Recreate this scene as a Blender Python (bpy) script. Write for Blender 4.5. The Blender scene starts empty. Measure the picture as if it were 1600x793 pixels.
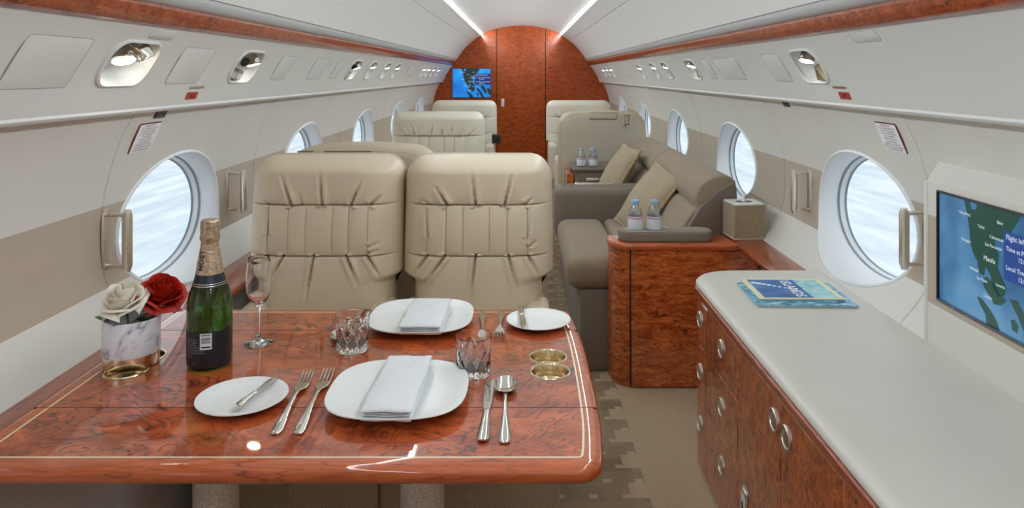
import bpy, bmesh, math, random
import numpy as np
from mathutils import Vector, Matrix
from mathutils.geometry import delaunay_2d_cdt

PI = math.pi
SC = bpy.context.scene
COL = SC.collection
random.seed(7)

# ------------------------------------------------------------------ camera, sky, exposure
CZ = 1.26                       # eye height above the cabin carpet
cam_data = bpy.data.cameras.new('camera')
cam_data.sensor_width = 36.0
cam_data.lens = 36.0 * 1130.0 / 1600.0
cam_data.shift_x = -16.0 / 1600.0
cam_data.shift_y = -280.5 / 1600.0
cam_data.clip_start = 0.02
cam = bpy.data.objects.new('camera', cam_data)
cam.location = (0.0, 0.0, CZ)
cam.rotation_euler = (PI / 2, 0, 0)
COL.objects.link(cam)
SC.camera = cam

world = bpy.data.worlds.new('overcast_sky')
SC.world = world
world.use_nodes = True
wn = world.node_tree
wbg = wn.nodes['Background']
wbg.inputs['Color'].default_value = (0.92, 0.965, 1.0, 1)
wbg.inputs['Strength'].default_value = 1.05

SC.view_settings.view_transform = 'Standard'
SC.view_settings.look = 'None'
SC.view_settings.exposure = 0.22
SC.view_settings.gamma = 1.0
SC.view_settings.use_curve_mapping = False
SC.cycles.max_bounces = 10
SC.cycles.diffuse_bounces = 5
SC.cycles.glossy_bounces = 5
SC.cycles.transmission_bounces = 10
SC.cycles.transparent_max_bounces = 10
SC.cycles.caustics_reflective = False
SC.cycles.caustics_refractive = False
SC.cycles.sample_clamp_indirect = 6.0

LED_STRENGTH = 128.0             # ceiling cove strips

# ------------------------------------------------------------------ materials
def srgb(r, g, b):
    def c(v):
        v /= 255.0
        return v / 12.92 if v <= 0.04045 else ((v + 0.055) / 1.055) ** 2.4
    return (c(r), c(g), c(b), 1.0)

MATS = {}
def newmat(name):
    m = bpy.data.materials.new(name)
    m.use_nodes = True
    nt = m.node_tree
    b = nt.nodes['Principled BSDF']
    MATS[name] = m
    return m, nt, b

def N(nt, kind, **kw):
    n = nt.nodes.new(kind)
    for k, v in kw.items():
        if k in n.inputs:
            n.inputs[k].default_value = v
        else:
            setattr(n, k, v)
    return n

def coords(nt, scale=(1, 1, 1), rot=(0, 0, 0)):
    tc = nt.nodes.new('ShaderNodeTexCoord')
    mp = nt.nodes.new('ShaderNodeMapping')
    mp.inputs['Scale'].default_value = scale
    mp.inputs['Rotation'].default_value = rot
    nt.links.new(tc.outputs['Object'], mp.inputs['Vector'])
    return mp.outputs['Vector']

def ramp(nt, fac, stops):
    r = nt.nodes.new('ShaderNodeValToRGB')
    e = r.color_ramp.elements
    e[0].position, e[0].color = stops[0]
    e[1].position, e[1].color = stops[-1]
    for p, c in stops[1:-1]:
        x = e.new(p)
        x.color = c
    nt.links.new(fac, r.inputs['Fac'])
    return r.outputs['Color']

def mixc(nt, fac, a, b, mode='MIX'):
    m = nt.nodes.new('ShaderNodeMix')
    m.data_type = 'RGBA'
    m.blend_type = mode
    for sock, v in ((m.inputs[0], fac), (m.inputs[6], a), (m.inputs[7], b)):
        if hasattr(v, 'is_linked'):
            nt.links.new(v, sock)
        else:
            sock.default_value = v
    return m.outputs[2]

def math_node(nt, op, a, b=None):
    m = nt.nodes.new('ShaderNodeMath')
    m.operation = op
    for i, v in enumerate((a, b)):
        if v is None:
            continue
        if hasattr(v, 'is_linked'):
            nt.links.new(v, m.inputs[i])
        else:
            m.inputs[i].default_value = v
    return m.outputs[0]

def bump(nt, b, height, strength, dist=0.001):
    bp = nt.nodes.new('ShaderNodeBump')
    bp.inputs['Strength'].default_value = strength
    bp.inputs['Distance'].default_value = dist
    nt.links.new(height, bp.inputs['Height'])
    nt.links.new(bp.outputs['Normal'], b.inputs['Normal'])

def plain(name, col, rough=0.5, metal=0.0, coat=0.0, emit=None, es=0.0, spec=0.5):
    m, nt, b = newmat(name)
    b.inputs['Base Color'].default_value = col
    b.inputs['Roughness'].default_value = rough
    b.inputs['Metallic'].default_value = metal
    b.inputs['Coat Weight'].default_value = coat
    b.inputs['Specular IOR Level'].default_value = spec
    if emit:
        b.inputs['Emission Color'].default_value = emit
        b.inputs['Emission Strength'].default_value = es
    return m

def leather(name, col, rough=0.45, grain=260, bs=0.12, var=0.06):
    m, nt, b = newmat(name)
    v = coords(nt)
    n = N(nt, 'ShaderNodeTexNoise', Scale=grain, Detail=2.0)
    nt.links.new(v, n.inputs['Vector'])
    n2 = N(nt, 'ShaderNodeTexNoise', Scale=3.0, Detail=2.0)
    nt.links.new(v, n2.inputs['Vector'])
    dark = (col[0] * (1 - 2 * var), col[1] * (1 - 2.2 * var), col[2] * (1 - 2.6 * var), 1)
    c = ramp(nt, n2.outputs['Fac'], [(0.3, dark), (0.7, col)])
    nt.links.new(c, b.inputs['Base Color'])
    b.inputs['Roughness'].default_value = rough
    bump(nt, b, n.outputs['Fac'], bs, 0.0006)
    return m

def fabric(name, col, dark, scale=420, rough=0.9, bs=0.5, rib=None):
    m, nt, b = newmat(name)
    v = coords(nt)
    n = N(nt, 'ShaderNodeTexNoise', Scale=scale, Detail=1.0)
    nt.links.new(v, n.inputs['Vector'])
    h = n.outputs['Fac']
    if rib:
        w = N(nt, 'ShaderNodeTexWave', Scale=rib[0], Distortion=0.6)
        w.bands_direction = rib[1]
        nt.links.new(v, w.inputs['Vector'])
        h = math_node(nt, 'ADD', math_node(nt, 'MULTIPLY', h, 0.6), math_node(nt, 'MULTIPLY', w.outputs['Fac'], 0.5))
    c = ramp(nt, h, [(0.3, dark), (0.68, col)])
    nt.links.new(c, b.inputs['Base Color'])
    b.inputs['Roughness'].default_value = rough
    b.inputs['Specular IOR Level'].default_value = 0.2
    b.inputs['Sheen Weight'].default_value = 0.15
    bump(nt, b, h, bs, 0.0015)
    return m

def figured(name, base, light, dark, scale=(1, 1, 1), lines=7.0, nscale=5.0, line=0.16, rot=(0, 0, 0), dist=1.5, coat=1.0, streak=None, crough=0.03):
    """lacquered veneer: contour lines of a warped noise give the dark squiggly figure"""
    m, nt, b = newmat(name)
    v = coords(nt, scale, rot)
    n = N(nt, 'ShaderNodeTexNoise', Scale=nscale, Detail=2.5, Roughness=0.55, Distortion=dist)
    nt.links.new(v, n.inputs['Vector'])
    p = math_node(nt, 'PINGPONG', math_node(nt, 'MULTIPLY', n.outputs['Fac'], lines), 0.5)
    p2 = math_node(nt, 'MULTIPLY', p, 2.0)
    n2 = N(nt, 'ShaderNodeTexNoise', Scale=nscale * 2.3, Detail=4.0, Roughness=0.65, Distortion=0.8)
    nt.links.new(v, n2.inputs['Vector'])
    c0 = ramp(nt, n2.outputs['Fac'], [(0.32, base), (0.68, light)])
    fac = ramp(nt, p2, [(0.0, (1, 1, 1, 1)), (line, (0.35, 0.35, 0.35, 1)), (line * 2.6, (0, 0, 0, 1))])
    n3 = N(nt, 'ShaderNodeTexNoise', Scale=nscale * 0.9, Detail=1.0)
    nt.links.new(v, n3.inputs['Vector'])
    msk = ramp(nt, n3.outputs['Fac'], [(0.35, (0.45, 0.45, 0.45, 1)), (0.6, (1, 1, 1, 1))])
    facm = math_node(nt, 'MULTIPLY', fac, msk)
    c1 = mixc(nt, facm, c0, dark)
    if streak:
        w = N(nt, 'ShaderNodeTexNoise', Scale=streak[0], Detail=3.0)
        mp = nt.nodes.new('ShaderNodeMapping')
        mp.inputs['Scale'].default_value = streak[1]
        nt.links.new(v, mp.inputs['Vector'])
        nt.links.new(mp.outputs['Vector'], w.inputs['Vector'])
        sf = ramp(nt, w.outputs['Fac'], [(0.35, (0, 0, 0, 1)), (0.7, (streak[2],) * 3 + (1,))])
        c1 = mixc(nt, sf, c1, dark)
    nt.links.new(c1, b.inputs['Base Color'])
    b.inputs['Roughness'].default_value = 0.32
    b.inputs['Specular IOR Level'].default_value = 0.2
    b.inputs['Coat Weight'].default_value = coat
    b.inputs['Coat Roughness'].default_value = crough
    b.inputs['Coat IOR'].default_value = 1.65 if coat == 1.0 else 1.5
    return m

def glassy(name, col=(1, 1, 1, 1), rough=0.0, ior=1.5):
    m, nt, b = newmat(name)
    b.inputs['Base Color'].default_value = col
    b.inputs['Roughness'].default_value = rough
    b.inputs['IOR'].default_value = ior
    b.inputs['Transmission Weight'].default_value = 1.0
    return m

WHITE = leather('cream_wall_leather', srgb(217, 214, 207), 0.5, 200, 0.05, 0.02)
DOORLINE = plain('shadow_gap_grey', srgb(150, 146, 140), 0.7)
PSU = plain('satin_cream_paint', srgb(216, 215, 211), 0.4)
CEIL = plain('white_headliner', srgb(226, 225, 223), 0.45)
CEILG = plain('grey_cove_paint', srgb(176, 176, 176), 0.4)
BAND = fabric('beige_band_weave', srgb(190, 176, 159), srgb(168, 153, 137), 500, 0.8, 0.25, (140, 'DIAGONAL'))
LOWER = fabric('pale_dado_fabric', srgb(222, 219, 214), srgb(202, 198, 193), 420, 0.9, 0.25)
SEAT = leather('champagne_seat_leather', srgb(212, 196, 170), 0.40, 240, 0.08, 0.04)
SEATP = leather('pale_seat_leather', srgb(224, 216, 200), 0.42, 240, 0.08, 0.03)
SHELL = leather('taupe_shell_leather', srgb(186, 172, 148), 0.45, 240, 0.08, 0.03)
SHELLP = leather('stone_shell_leather', srgb(196, 186, 168), 0.5, 240, 0.08, 0.02)
SEAM = plain('brown_seam_thread', srgb(110, 92, 72), 0.8)
DARK = plain('dark_gap', srgb(40, 32, 26), 0.8)
BLACK = plain('black_plastic', srgb(18, 18, 20), 0.35)
COUNTER = leather('stone_counter_leather', srgb(217, 213, 205), 0.42, 160, 0.12, 0.03)
DIVAN = fabric('taupe_divan_weave', srgb(162, 145, 124), srgb(132, 117, 98), 420, 0.85, 0.4)
DIVANR = fabric('grey_taupe_rib', srgb(140, 127, 114), srgb(104, 93, 82), 380, 0.85, 0.5, (110, 'Z'))
PILLOW = fabric('sand_pillow_cloth', srgb(178, 160, 134), srgb(152, 135, 111), 520, 0.85, 0.4)
CORD = fabric('twisted_pillow_cord', srgb(222, 196, 156), srgb(116, 90, 62), 300, 0.8, 0.8)
CARPETB = fabric('taupe_base_carpet', srgb(206, 188, 162), srgb(160, 142, 120), 300, 1.0, 0.9)
POSTC = fabric('pale_post_carpet', srgb(236, 228, 218), srgb(188, 174, 160), 330, 1.0, 1.0)
TISSUEB = fabric('shagreen_box_skin', srgb(164, 146, 122), srgb(138, 121, 98), 200, 0.6, 0.2)
CHROME = plain('polished_nickel', srgb(226, 220, 210), 0.08, 1.0)
SATIN = plain('satin_nickel', srgb(232, 226, 216), 0.28, 1.0)
BRASS = plain('pale_brass', srgb(236, 220, 192), 0.14, 1.0)
SILVER = plain('cutlery_steel', srgb(220, 216, 208), 0.1, 1.0)
CHINA = plain('white_china', srgb(240, 240, 238), 0.28, 0, 0.0)
LINEN = fabric('white_linen', srgb(236, 237, 239), srgb(216, 218, 223), 700, 0.9, 0.25)
PAPER = plain('white_paper', srgb(238, 238, 240), 0.7)
BEZEL = plain('window_bezel_white', srgb(228, 230, 232), 0.3)
GASKET = plain('blue_grey_gasket', srgb(120, 138, 152), 0.35)
INLAY = plain('pale_inlay_line', srgb(242, 226, 194), 0.3, 0.0, 1.0)
LENS = plain('reading_lamp_lens', (1, 1, 1, 1), 0.3, emit=(1.0, 0.94, 0.84, 1), es=14.0)
LENSF = plain('far_lamp_lens', (1, 1, 1, 1), 0.3, emit=(1.0, 0.94, 0.84, 1), es=5.0)
LED = plain('cove_led', (1, 1, 1, 1), 0.3, emit=(0.85, 0.95, 1.0, 1), es=LED_STRENGTH)
RED = plain('red_placard', srgb(176, 66, 44), 0.5)
INKR = plain('red_ink', srgb(120, 50, 50), 0.6)
INKG = plain('grey_ink', srgb(150, 150, 155), 0.6)
PETALW = plain('white_petal', srgb(250, 244, 230), 0.6)
PETALR = plain('red_petal', srgb(196, 42, 18), 0.55)
LEAF = plain('green_leaf', srgb(62, 92, 58), 0.5)
STEM = plain('green_stem', srgb(84, 104, 62), 0.6)
GLASS = glassy('clear_crystal', (1, 1, 1, 1), 0.0, 1.52)
BOTTLE = glassy('green_bottle_glass', (0.055, 0.17, 0.02, 1), 0.02, 1.45)
CAPB = plain('pale_blue_cap', srgb(148, 190, 222), 0.4)
LABELW = plain('bottle_label_white', srgb(226, 230, 240), 0.5)
LABELP = plain('bottle_label_pink', srgb(214, 170, 180), 0.5)
LABELK = plain('black_label', srgb(22, 22, 28), 0.4)
NAVYF = plain('dark_collar_foil', srgb(36, 44, 56), 0.3, 0.3)
def foil():
    m, nt, b = newmat('champagne_foil')
    v = coords(nt)
    n = N(nt, 'ShaderNodeTexNoise', Scale=160.0, Detail=3.0)
    nt.links.new(v, n.inputs['Vector'])
    nt.links.new(ramp(nt, n.outputs['Fac'], [(0.3, srgb(160, 128, 100)), (0.7, srgb(214, 190, 164))]), b.inputs['Base Color'])
    b.inputs['Metallic'].default_value = 0.75
    b.inputs['Roughness'].default_value = 0.35
    bump(nt, b, n.outputs['Fac'], 0.7, 0.002)
    return m
FOIL = foil()

def marble():
    m, nt, b = newmat('grey_veined_marble')
    v = coords(nt, (1, 1, 1), (0.2, 0.5, 0.3))
    n = N(nt, 'ShaderNodeTexNoise', Scale=10.0, Detail=3.0, Distortion=1.8)
    nt.links.new(v, n.inputs['Vector'])
    p = math_node(nt, 'PINGPONG', math_node(nt, 'MULTIPLY', n.outputs['Fac'], 3.2), 0.5)
    c = ramp(nt, p, [(0.0, srgb(140, 143, 158)), (0.05, srgb(176, 179, 192)), (0.16, srgb(218, 220, 230)), (0.4, srgb(238, 239, 245))])
    nt.links.new(c, b.inputs['Base Color'])
    b.inputs['Roughness'].default_value = 0.3
    return m
MARBLE = marble()

WOOD_T = figured('table_burl_veneer', srgb(136, 47, 16), srgb(206, 100, 48), srgb(48, 14, 6), (1, 1.5, 1), 13.0, 4.6, 0.22, dist=1.8)
WOOD_E = figured('mahogany_edge', srgb(166, 70, 28), srgb(200, 100, 48), srgb(120, 46, 18), (1.5, 14, 14), 5.0, 3.0, 0.1, dist=0.4)
WOOD_Y = figured('mahogany_ledge', srgb(132, 50, 24), srgb(166, 76, 40), srgb(84, 30, 16), (14, 1.5, 14), 5.0, 3.0, 0.1, dist=0.4)
WOOD_C = figured('quilted_cabinet_veneer', srgb(150, 58, 20), srgb(220, 120, 60), srgb(84, 28, 10), (1.0, 1.0, 3.4), 9.0, 6.5, 0.17, dist=1.0)
WOOD_D = figured('credenza_veneer', srgb(140, 52, 20), srgb(212, 112, 58), srgb(82, 28, 12), (1.5, 2.0, 1.5), 9.0, 8.0, 0.26, rot=(0.5, 0, 0), dist=0.8)
WOOD_B = figured('bulkhead_veneer', srgb(140, 54, 14), srgb(192, 90, 30), srgb(80, 28, 8), (1.0, 1.0, 3.0), 12.0, 7.0, 0.2, dist=0.9, coat=0.5, crough=0.12)
WOOD_V = figured('valence_burl', srgb(128, 50, 22), srgb(176, 88, 48), srgb(60, 22, 12), (2.0, 1.2, 2.0), 10.0, 9.0, 0.18, dist=1.4, coat=0.6, crough=0.1)

def carpet():
    m, nt, b = newmat('aisle_carpet')
    v = coords(nt)
    n = N(nt, 'ShaderNodeTexNoise', Scale=170.0, Detail=2.0, Roughness=0.8)
    nt.links.new(v, n.inputs['Vector'])
    br = nt.nodes.new('ShaderNodeTexBrick')
    br.offset = 0.5
    br.inputs['Scale'].default_value = 1.0
    br.inputs['Brick Width'].default_value = 0.100
    br.inputs['Row Height'].default_value = 0.082
    br.inputs['Mortar Size'].default_value = 0.0
    br.inputs['Color1'].default_value = srgb(142, 126, 104)
    br.inputs['Color2'].default_value = srgb(174, 156, 130)
    nt.links.new(v, br.inputs['Vector'])
    sx = nt.nodes.new('ShaderNodeSeparateXYZ')
    nt.links.new(v, sx.inputs[0])
    # small pale squares at the weave crossings
    def frac(o, per, off=0.0):
        return math_node(nt, 'FRACT', math_node(nt, 'DIVIDE', math_node(nt, 'ADD', o, 50.0 + off), per))
    row = math_node(nt, 'FLOOR', math_node(nt, 'DIVIDE', math_node(nt, 'ADD', sx.outputs['Y'], 50.0), 0.082))
    odd = math_node(nt, 'MULTIPLY', math_node(nt, 'FRACT', math_node(nt, 'MULTIPLY', row, 0.5)), 2.0)
    xs = math_node(nt, 'ADD', sx.outputs['X'], math_node(nt, 'MULTIPLY', odd, 0.050))
    fx = frac(xs, 0.100)
    fy = frac(sx.outputs['Y'], 0.082)
    sq = math_node(nt, 'MULTIPLY', math_node(nt, 'LESS_THAN', fx, 0.26), math_node(nt, 'LESS_THAN', fy, 0.24))
    base = srgb(204, 182, 152)
    c1 = mixc(nt, sq, br.outputs['Color'], srgb(206, 188, 160))
    # stepped edge of the woven strip
    lim = math_node(nt, 'ADD', 0.325, math_node(nt, 'MULTIPLY', odd, 0.055))
    inside = math_node(nt, 'MULTIPLY', math_node(nt, 'LESS_THAN', sx.outputs['X'], lim), math_node(nt, 'GREATER_THAN', sx.outputs['X'], math_node(nt, 'SUBTRACT', math_node(nt, 'MULTIPLY', odd, 0.055), 0.08)))
    c2 = mixc(nt, inside, base, c1)
    c3 = mixc(nt, math_node(nt, 'MULTIPLY', ramp(nt, n.outputs['Fac'], [(0.3, (0, 0, 0, 1)), (0.7, (1, 1, 1, 1))]), 0.42), c2, srgb(100, 84, 68))
    nt.links.new(c3, b.inputs['Base Color'])
    b.inputs['Roughness'].default_value = 1.0
    b.inputs['Specular IOR Level'].default_value = 0.1
    bump(nt, b, n.outputs['Fac'], 0.8, 0.003)
    return m
CARPET = carpet()

def pane_mat(name='window_pane_acrylic', tint=(0.95, 0.98, 1, 1), gloss=0.06):
    m, nt, b = newmat(name)
    out = nt.nodes['Material Output']
    tr = nt.nodes.new('ShaderNodeBsdfTransparent')
    tr.inputs['Color'].default_value = tint
    gl = nt.nodes.new('ShaderNodeBsdfGlossy')
    gl.inputs['Roughness'].default_value = 0.05
    mx = nt.nodes.new('ShaderNodeMixShader')
    mx.inputs[0].default_value = gloss
    nt.links.new(tr.outputs[0], mx.inputs[1])
    nt.links.new(gl.outputs[0], mx.inputs[2])
    nt.links.new(mx.outputs[0], out.inputs['Surface'])
    return m
PANE = pane_mat()
WATER = pane_mat('water_bottle_plastic', (0.86, 0.89, 0.93, 1), 0.22)

def apron_mat():
    m, nt, b = newmat('pale_concrete_apron')
    v = coords(nt, (1.4, 0.25, 1))
    n = N(nt, 'ShaderNodeTexNoise', Scale=1.6, Detail=3.0)
    nt.links.new(v, n.inputs['Vector'])
    nt.links.new(ramp(nt, n.outputs['Fac'], [(0.35, srgb(206, 218, 226)), (0.65, srgb(236, 242, 246))]), b.inputs['Base Color'])
    b.inputs['Roughness'].default_value = 0.9
    return m
APRON = apron_mat()

# ------------------------------------------------------------------ geometry helpers
def obj(name, verts, faces, mat, parent=None, world=False, smooth=True, angle=38):
    """link ONE mesh object; world=True: coordinates are world ones, parent has no rotation"""
    me = bpy.data.meshes.new(name)
    if world and parent is not None:
        o0 = parent.location
        p = parent.parent
        off = Vector(o0)
        while p is not None:
            off = off + p.location
            p = p.parent
        verts = [(v[0] - off[0], v[1] - off[1], v[2] - off[2]) for v in verts]
    me.from_pydata([tuple(v) for v in verts], [], [tuple(f) for f in faces])
    me.update()
    if smooth:
        me.polygons.foreach_set('use_smooth', [True] * len(me.polygons))
        me.set_sharp_from_angle(angle=math.radians(angle))
    me.materials.append(mat)
    o = bpy.data.objects.new(name, me)
    COL.objects.link(o)
    if parent is not None:
        o.parent = parent
    return o

def tag(o, label, cat, group=None):
    o['label'] = label
    o['category'] = cat
    if group:
        o['group'] = group
    return o

def thing(name, label, cat, loc=(0, 0, 0), rotz=0.0, group=None):
    o = bpy.data.objects.new(name, None)
    o.empty_display_size = 0.1
    COL.objects.link(o)
    o.location = loc
    o.rotation_euler = (0, 0, rotz)
    return tag(o, label, cat, group)

def structure(name, label=None):
    o = bpy.data.objects.new(name, None)
    o.empty_display_size = 0.1
    COL.objects.link(o)
    o['kind'] = 'structure'
    if label:
        o['label'] = label
    return o

def copy_tree(o, parent=None):
    c = o.copy()
    COL.objects.link(c)
    c.parent = parent
    for ch in o.children:
        copy_tree(ch, c)
    return c

def join(*ms):
    V, F = [], []
    for v, f in ms:
        k = len(V)
        V += list(v)
        F += [tuple(i + k for i in q) for q in f]
    return V, F

def xf(m, mat):
    return [tuple(mat @ Vector(v)) for v in m[0]], m[1]

def rbox(x0, x1, y0, y1, z0, z1, r=0.01, seg=3):
    bm = bmesh.new()
    bmesh.ops.create_cube(bm, size=1.0)
    for v in bm.verts:
        v.co = Vector(((x0 + x1) / 2 + v.co.x * (x1 - x0), (y0 + y1) / 2 + v.co.y * (y1 - y0), (z0 + z1) / 2 + v.co.z * (z1 - z0)))
    if r > 0:
        r = min(r, 0.49 * min(x1 - x0, y1 - y0, z1 - z0))
        bmesh.ops.bevel(bm, geom=list(bm.edges), offset=r, segments=seg, profile=0.5, affect='EDGES', clamp_overlap=True)
    bm.verts.ensure_lookup_table()
    bm.verts.index_update()
    V = [tuple(v.co) for v in bm.verts]
    F = [tuple(v.index for v in f.verts) for f in bm.faces]
    bm.free()
    return V, F

def loft(rings, cap0=True, cap1=True, closed=True):
    n = len(rings[0])
    V = [tuple(p) for r in rings for p in r]
    F = []
    m = n if closed else n - 1
    for i in range(len(rings) - 1):
        for j in range(m):
            a, b = i * n + j, i * n + (j + 1) % n
            F.append((a, b, b + n, a + n))
    if cap0:
        F.append(tuple(range(n - 1, -1, -1)))
    if cap1:
        k = (len(rings) - 1) * n
        F.append(tuple(range(k, k + n)))
    return V, F

def lathe(prof, n=40, cx=0, cy=0, cap0=True, cap1=True):
    rings = [[(cx + r * math.cos(2 * PI * i / n), cy + r * math.sin(2 * PI * i / n), z) for i in range(n)] for r, z in prof]
    return loft(rings, cap0, cap1)

def tube(path, r, n=10, closed=False, caps=True):
    P = [Vector(p) for p in path]
    k = len(P)
    rr = r if hasattr(r, '__len__') else [r] * k
    rings = []
    up = Vector((0, 0, 1))
    prev = None
    for i in range(k):
        if closed:
            t = (P[(i + 1) % k] - P[i - 1]).normalized()
        else:
            t = (P[min(i + 1, k - 1)] - P[max(i - 1, 0)]).normalized()
        if prev is None:
            a = up if abs(t.z) < 0.9 else Vector((1, 0, 0))
            nx = t.cross(a).normalized()
        else:
            nx = (prev - t * prev.dot(t)).normalized()
        prev = nx
        ny = t.cross(nx)
        rings.append([tuple(P[i] + nx * (rr[i] * math.cos(2 * PI * j / n)) + ny * (rr[i] * math.sin(2 * PI * j / n))) for j in range(n)])
    if closed:
        rings.append(rings[0])
        return loft(rings, False, False)
    return loft(rings, caps, caps)

def rrect(w, h, r, n=6):
    pts = []
    for cx, cy, a0 in ((w / 2 - r, h / 2 - r, 0), (-w / 2 + r, h / 2 - r, PI / 2), (-w / 2 + r, -h / 2 + r, PI), (w / 2 - r, -h / 2 + r, 3 * PI / 2)):
        for i in range(n + 1):
            a = a0 + PI / 2 * i / n
            pts.append((cx + r * math.cos(a), cy + r * math.sin(a)))
    return pts

def ellipse(cu, cv, a, b, n=56, p=2.0):
    out = []
    for i in range(n):
        t = 2 * PI * i / n
        c, s = math.cos(t), math.sin(t)
        out.append((cu + a * math.copysign(abs(c) ** (2 / p), c), cv + b * math.copysign(abs(s) ** (2 / p), s)))
    return out

def inpoly(p, poly):
    x, y = p
    c = False
    j = len(poly) - 1
    for i in range(len(poly)):
        xi, yi = poly[i]
        xj, yj = poly[j]
        if (yi > y) != (yj > y) and x < (xj - xi) * (y - yi) / (yj - yi) + xi:
            c = not c
        j = i
    return c

def cdt(outline, holes=(), pts=(), lines=()):
    V, E = [], []
    for lp in [outline] + list(holes):
        k = len(V)
        V += [Vector(p) for p in lp]
        E += [(k + i, k + (i + 1) % len(lp)) for i in range(len(lp))]
    for a, b in lines:
        k = len(V)
        V += [Vector(a), Vector(b)]
        E.append((k, k + 1))
    V += [Vector(p) for p in pts]
    vo, eo, fo, *_ = delaunay_2d_cdt(V, E, [], 0, 1e-6)
    F = []
    for f in fo:
        c = ((vo[f[0]].x + vo[f[1]].x + vo[f[2]].x) / 3, (vo[f[0]].y + vo[f[1]].y + vo[f[2]].y) / 3)
        if not inpoly(c, outline) or any(inpoly(c, h) for h in holes):
            continue
        F.append((tuple(f), c))
    return [(v.x, v.y) for v in vo], F

def patch(fn, u0, u1, us, vs, holes=(), lines=()):
    """tessellate a wall patch in (u, v) with holes; returns uv list and faces with centroids"""
    pts = []
    for u in us:
        for v in vs:
            if u0 < u < u1 and vs[0] < v < vs[-1]:
                ok = True
                for h in holes:
                    cu = sum(p[0] for p in h) / len(h)
                    cv = sum(p[1] for p in h) / len(h)
                    big = [(cu + (p[0] - cu) * 1.06, cv + (p[1] - cv) * 1.06) for p in h]
                    if inpoly((u, v), big):
                        ok = False
                        break
                if ok:
                    pts.append((u, v))
    e = []
    inner = [u for u in us if u0 < u < u1]
    vin = vs[1:-1]
    outline = [(u0, vs[0])] + [(u, vs[0]) for u in inner] + [(u1, vs[0])] + [(u1, v) for v in vin] + [(u1, vs[-1])] + \
        [(u, vs[-1]) for u in reversed(inner)] + [(u0, vs[-1])] + [(u0, v) for v in reversed(vin)]
    return cdt(outline, holes, pts, lines)

def emit_patch(name, fn, uv, F, mat, parent, centre_z=0.95, world=False):
    used = {}
    V, Q = [], []
    for f, c in F:
        q = []
        for i in f:
            if i not in used:
                used[i] = len(V)
                V.append(tuple(fn(*uv[i])))
            q.append(used[i])
        a, b, d = (Vector(V[i]) for i in q)
        nrm = (b - a).cross(d - a)
        m = (a + b + d) / 3
        if nrm.dot(Vector((XC, m.y, centre_z)) - m) < 0:
            q.reverse()
        Q.append(tuple(q))
    return obj(name, V, Q, mat, parent, world)

def text(name, s, size, mat, parent, M, align='LEFT', fn=None, weight=0.0):
    cu = bpy.data.curves.new('t', 'FONT')
    cu.body = s
    cu.size = size
    cu.align_x = align
    cu.align_y = 'CENTER'
    cu.offset = weight
    cu.resolution_u = 2
    to = bpy.data.objects.new('t', cu)
    COL.objects.link(to)
    bpy.context.view_layer.update()
    me = bpy.data.meshes.new_from_object(to)
    V = [tuple(v.co) for v in me.vertices]
    F = [tuple(p.vertices) for p in me.polygons]
    bpy.data.objects.remove(to)
    bpy.data.curves.remove(cu)
    bpy.data.meshes.remove(me)
    V = [fn(*v[:2]) for v in V] if fn else [tuple(M @ Vector(v)) for v in V]
    return obj(name, V, F, mat, parent, smooth=False)
# ------------------------------------------------------------------ the cabin shell
XC = -0.012
Y0, Y1 = -1.25, 8.97
def catmull(P, k=8):
    P = [np.array(p, float) for p in P]
    P = [2 * P[0] - P[1]] + P + [2 * P[-1] - P[-2]]
    out = []
    for i in range(1, len(P) - 2):
        for j in range(k):
            t = j / k
            a, b, c, d = P[i - 1:i + 3]
            out.append(0.5 * (2 * b + (c - a) * t + (2 * a - 5 * b + 4 * c - d) * t * t + (3 * b - a - 3 * c + d) * t ** 3))
    out.append(P[-2])
    return np.array(out)

WALL = catmull([(1.004, 1.162), (1.046, 1.08), (1.078, 0.98), (1.092, 0.90), (1.096, 0.82), (1.090, 0.75), (1.075, 0.70), (1.047, 0.655), (1.010, 0.612), (0.985, 0.583)])
WV = np.concatenate([[0], np.cumsum(np.hypot(*np.diff(WALL, axis=0).T))])
WL = WV[-1]
def wall_xz(v):
    return np.interp(v, WV, WALL[:, 0]), np.interp(v, WV, WALL[:, 1])
def v_of_z(z):
    return float(np.interp(-z, -WALL[:, 1], WV))
def wall_fn(sx, edges=()):
    def fn(u, v, off=0.0):
        x, z = wall_xz(v)
        e = 0.004
        xa, za = wall_xz(max(v - e, 0))
        xb, zb = wall_xz(min(v + e, WL))
        t = Vector((xb - xa, zb - za)).normalized()
        o = off
        for ue in edges:
            if abs(u - ue) < 1e-4:
                o = -0.006
        # inward normal on the right-hand wall is (tz, -tx)
        return Vector((XC + sx * (x + t.y * o), u, z - t.x * o))
    return fn
PA, PB = Vector((0.843, 1.376)), Vector((0.968, 1.173))
PL = (PB - PA).length
def psu_fn(sx):
    t = (PB - PA).normalized()
    def fn(u, v, off=0.0):
        q = v / PL
        sag = -0.012 * 4 * q * (1 - q)
        p = PA + t * v + Vector((t.y, -t.x)) * (off + sag)
        return Vector((XC + sx * p.x, u, p.y))
    return fn

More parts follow.
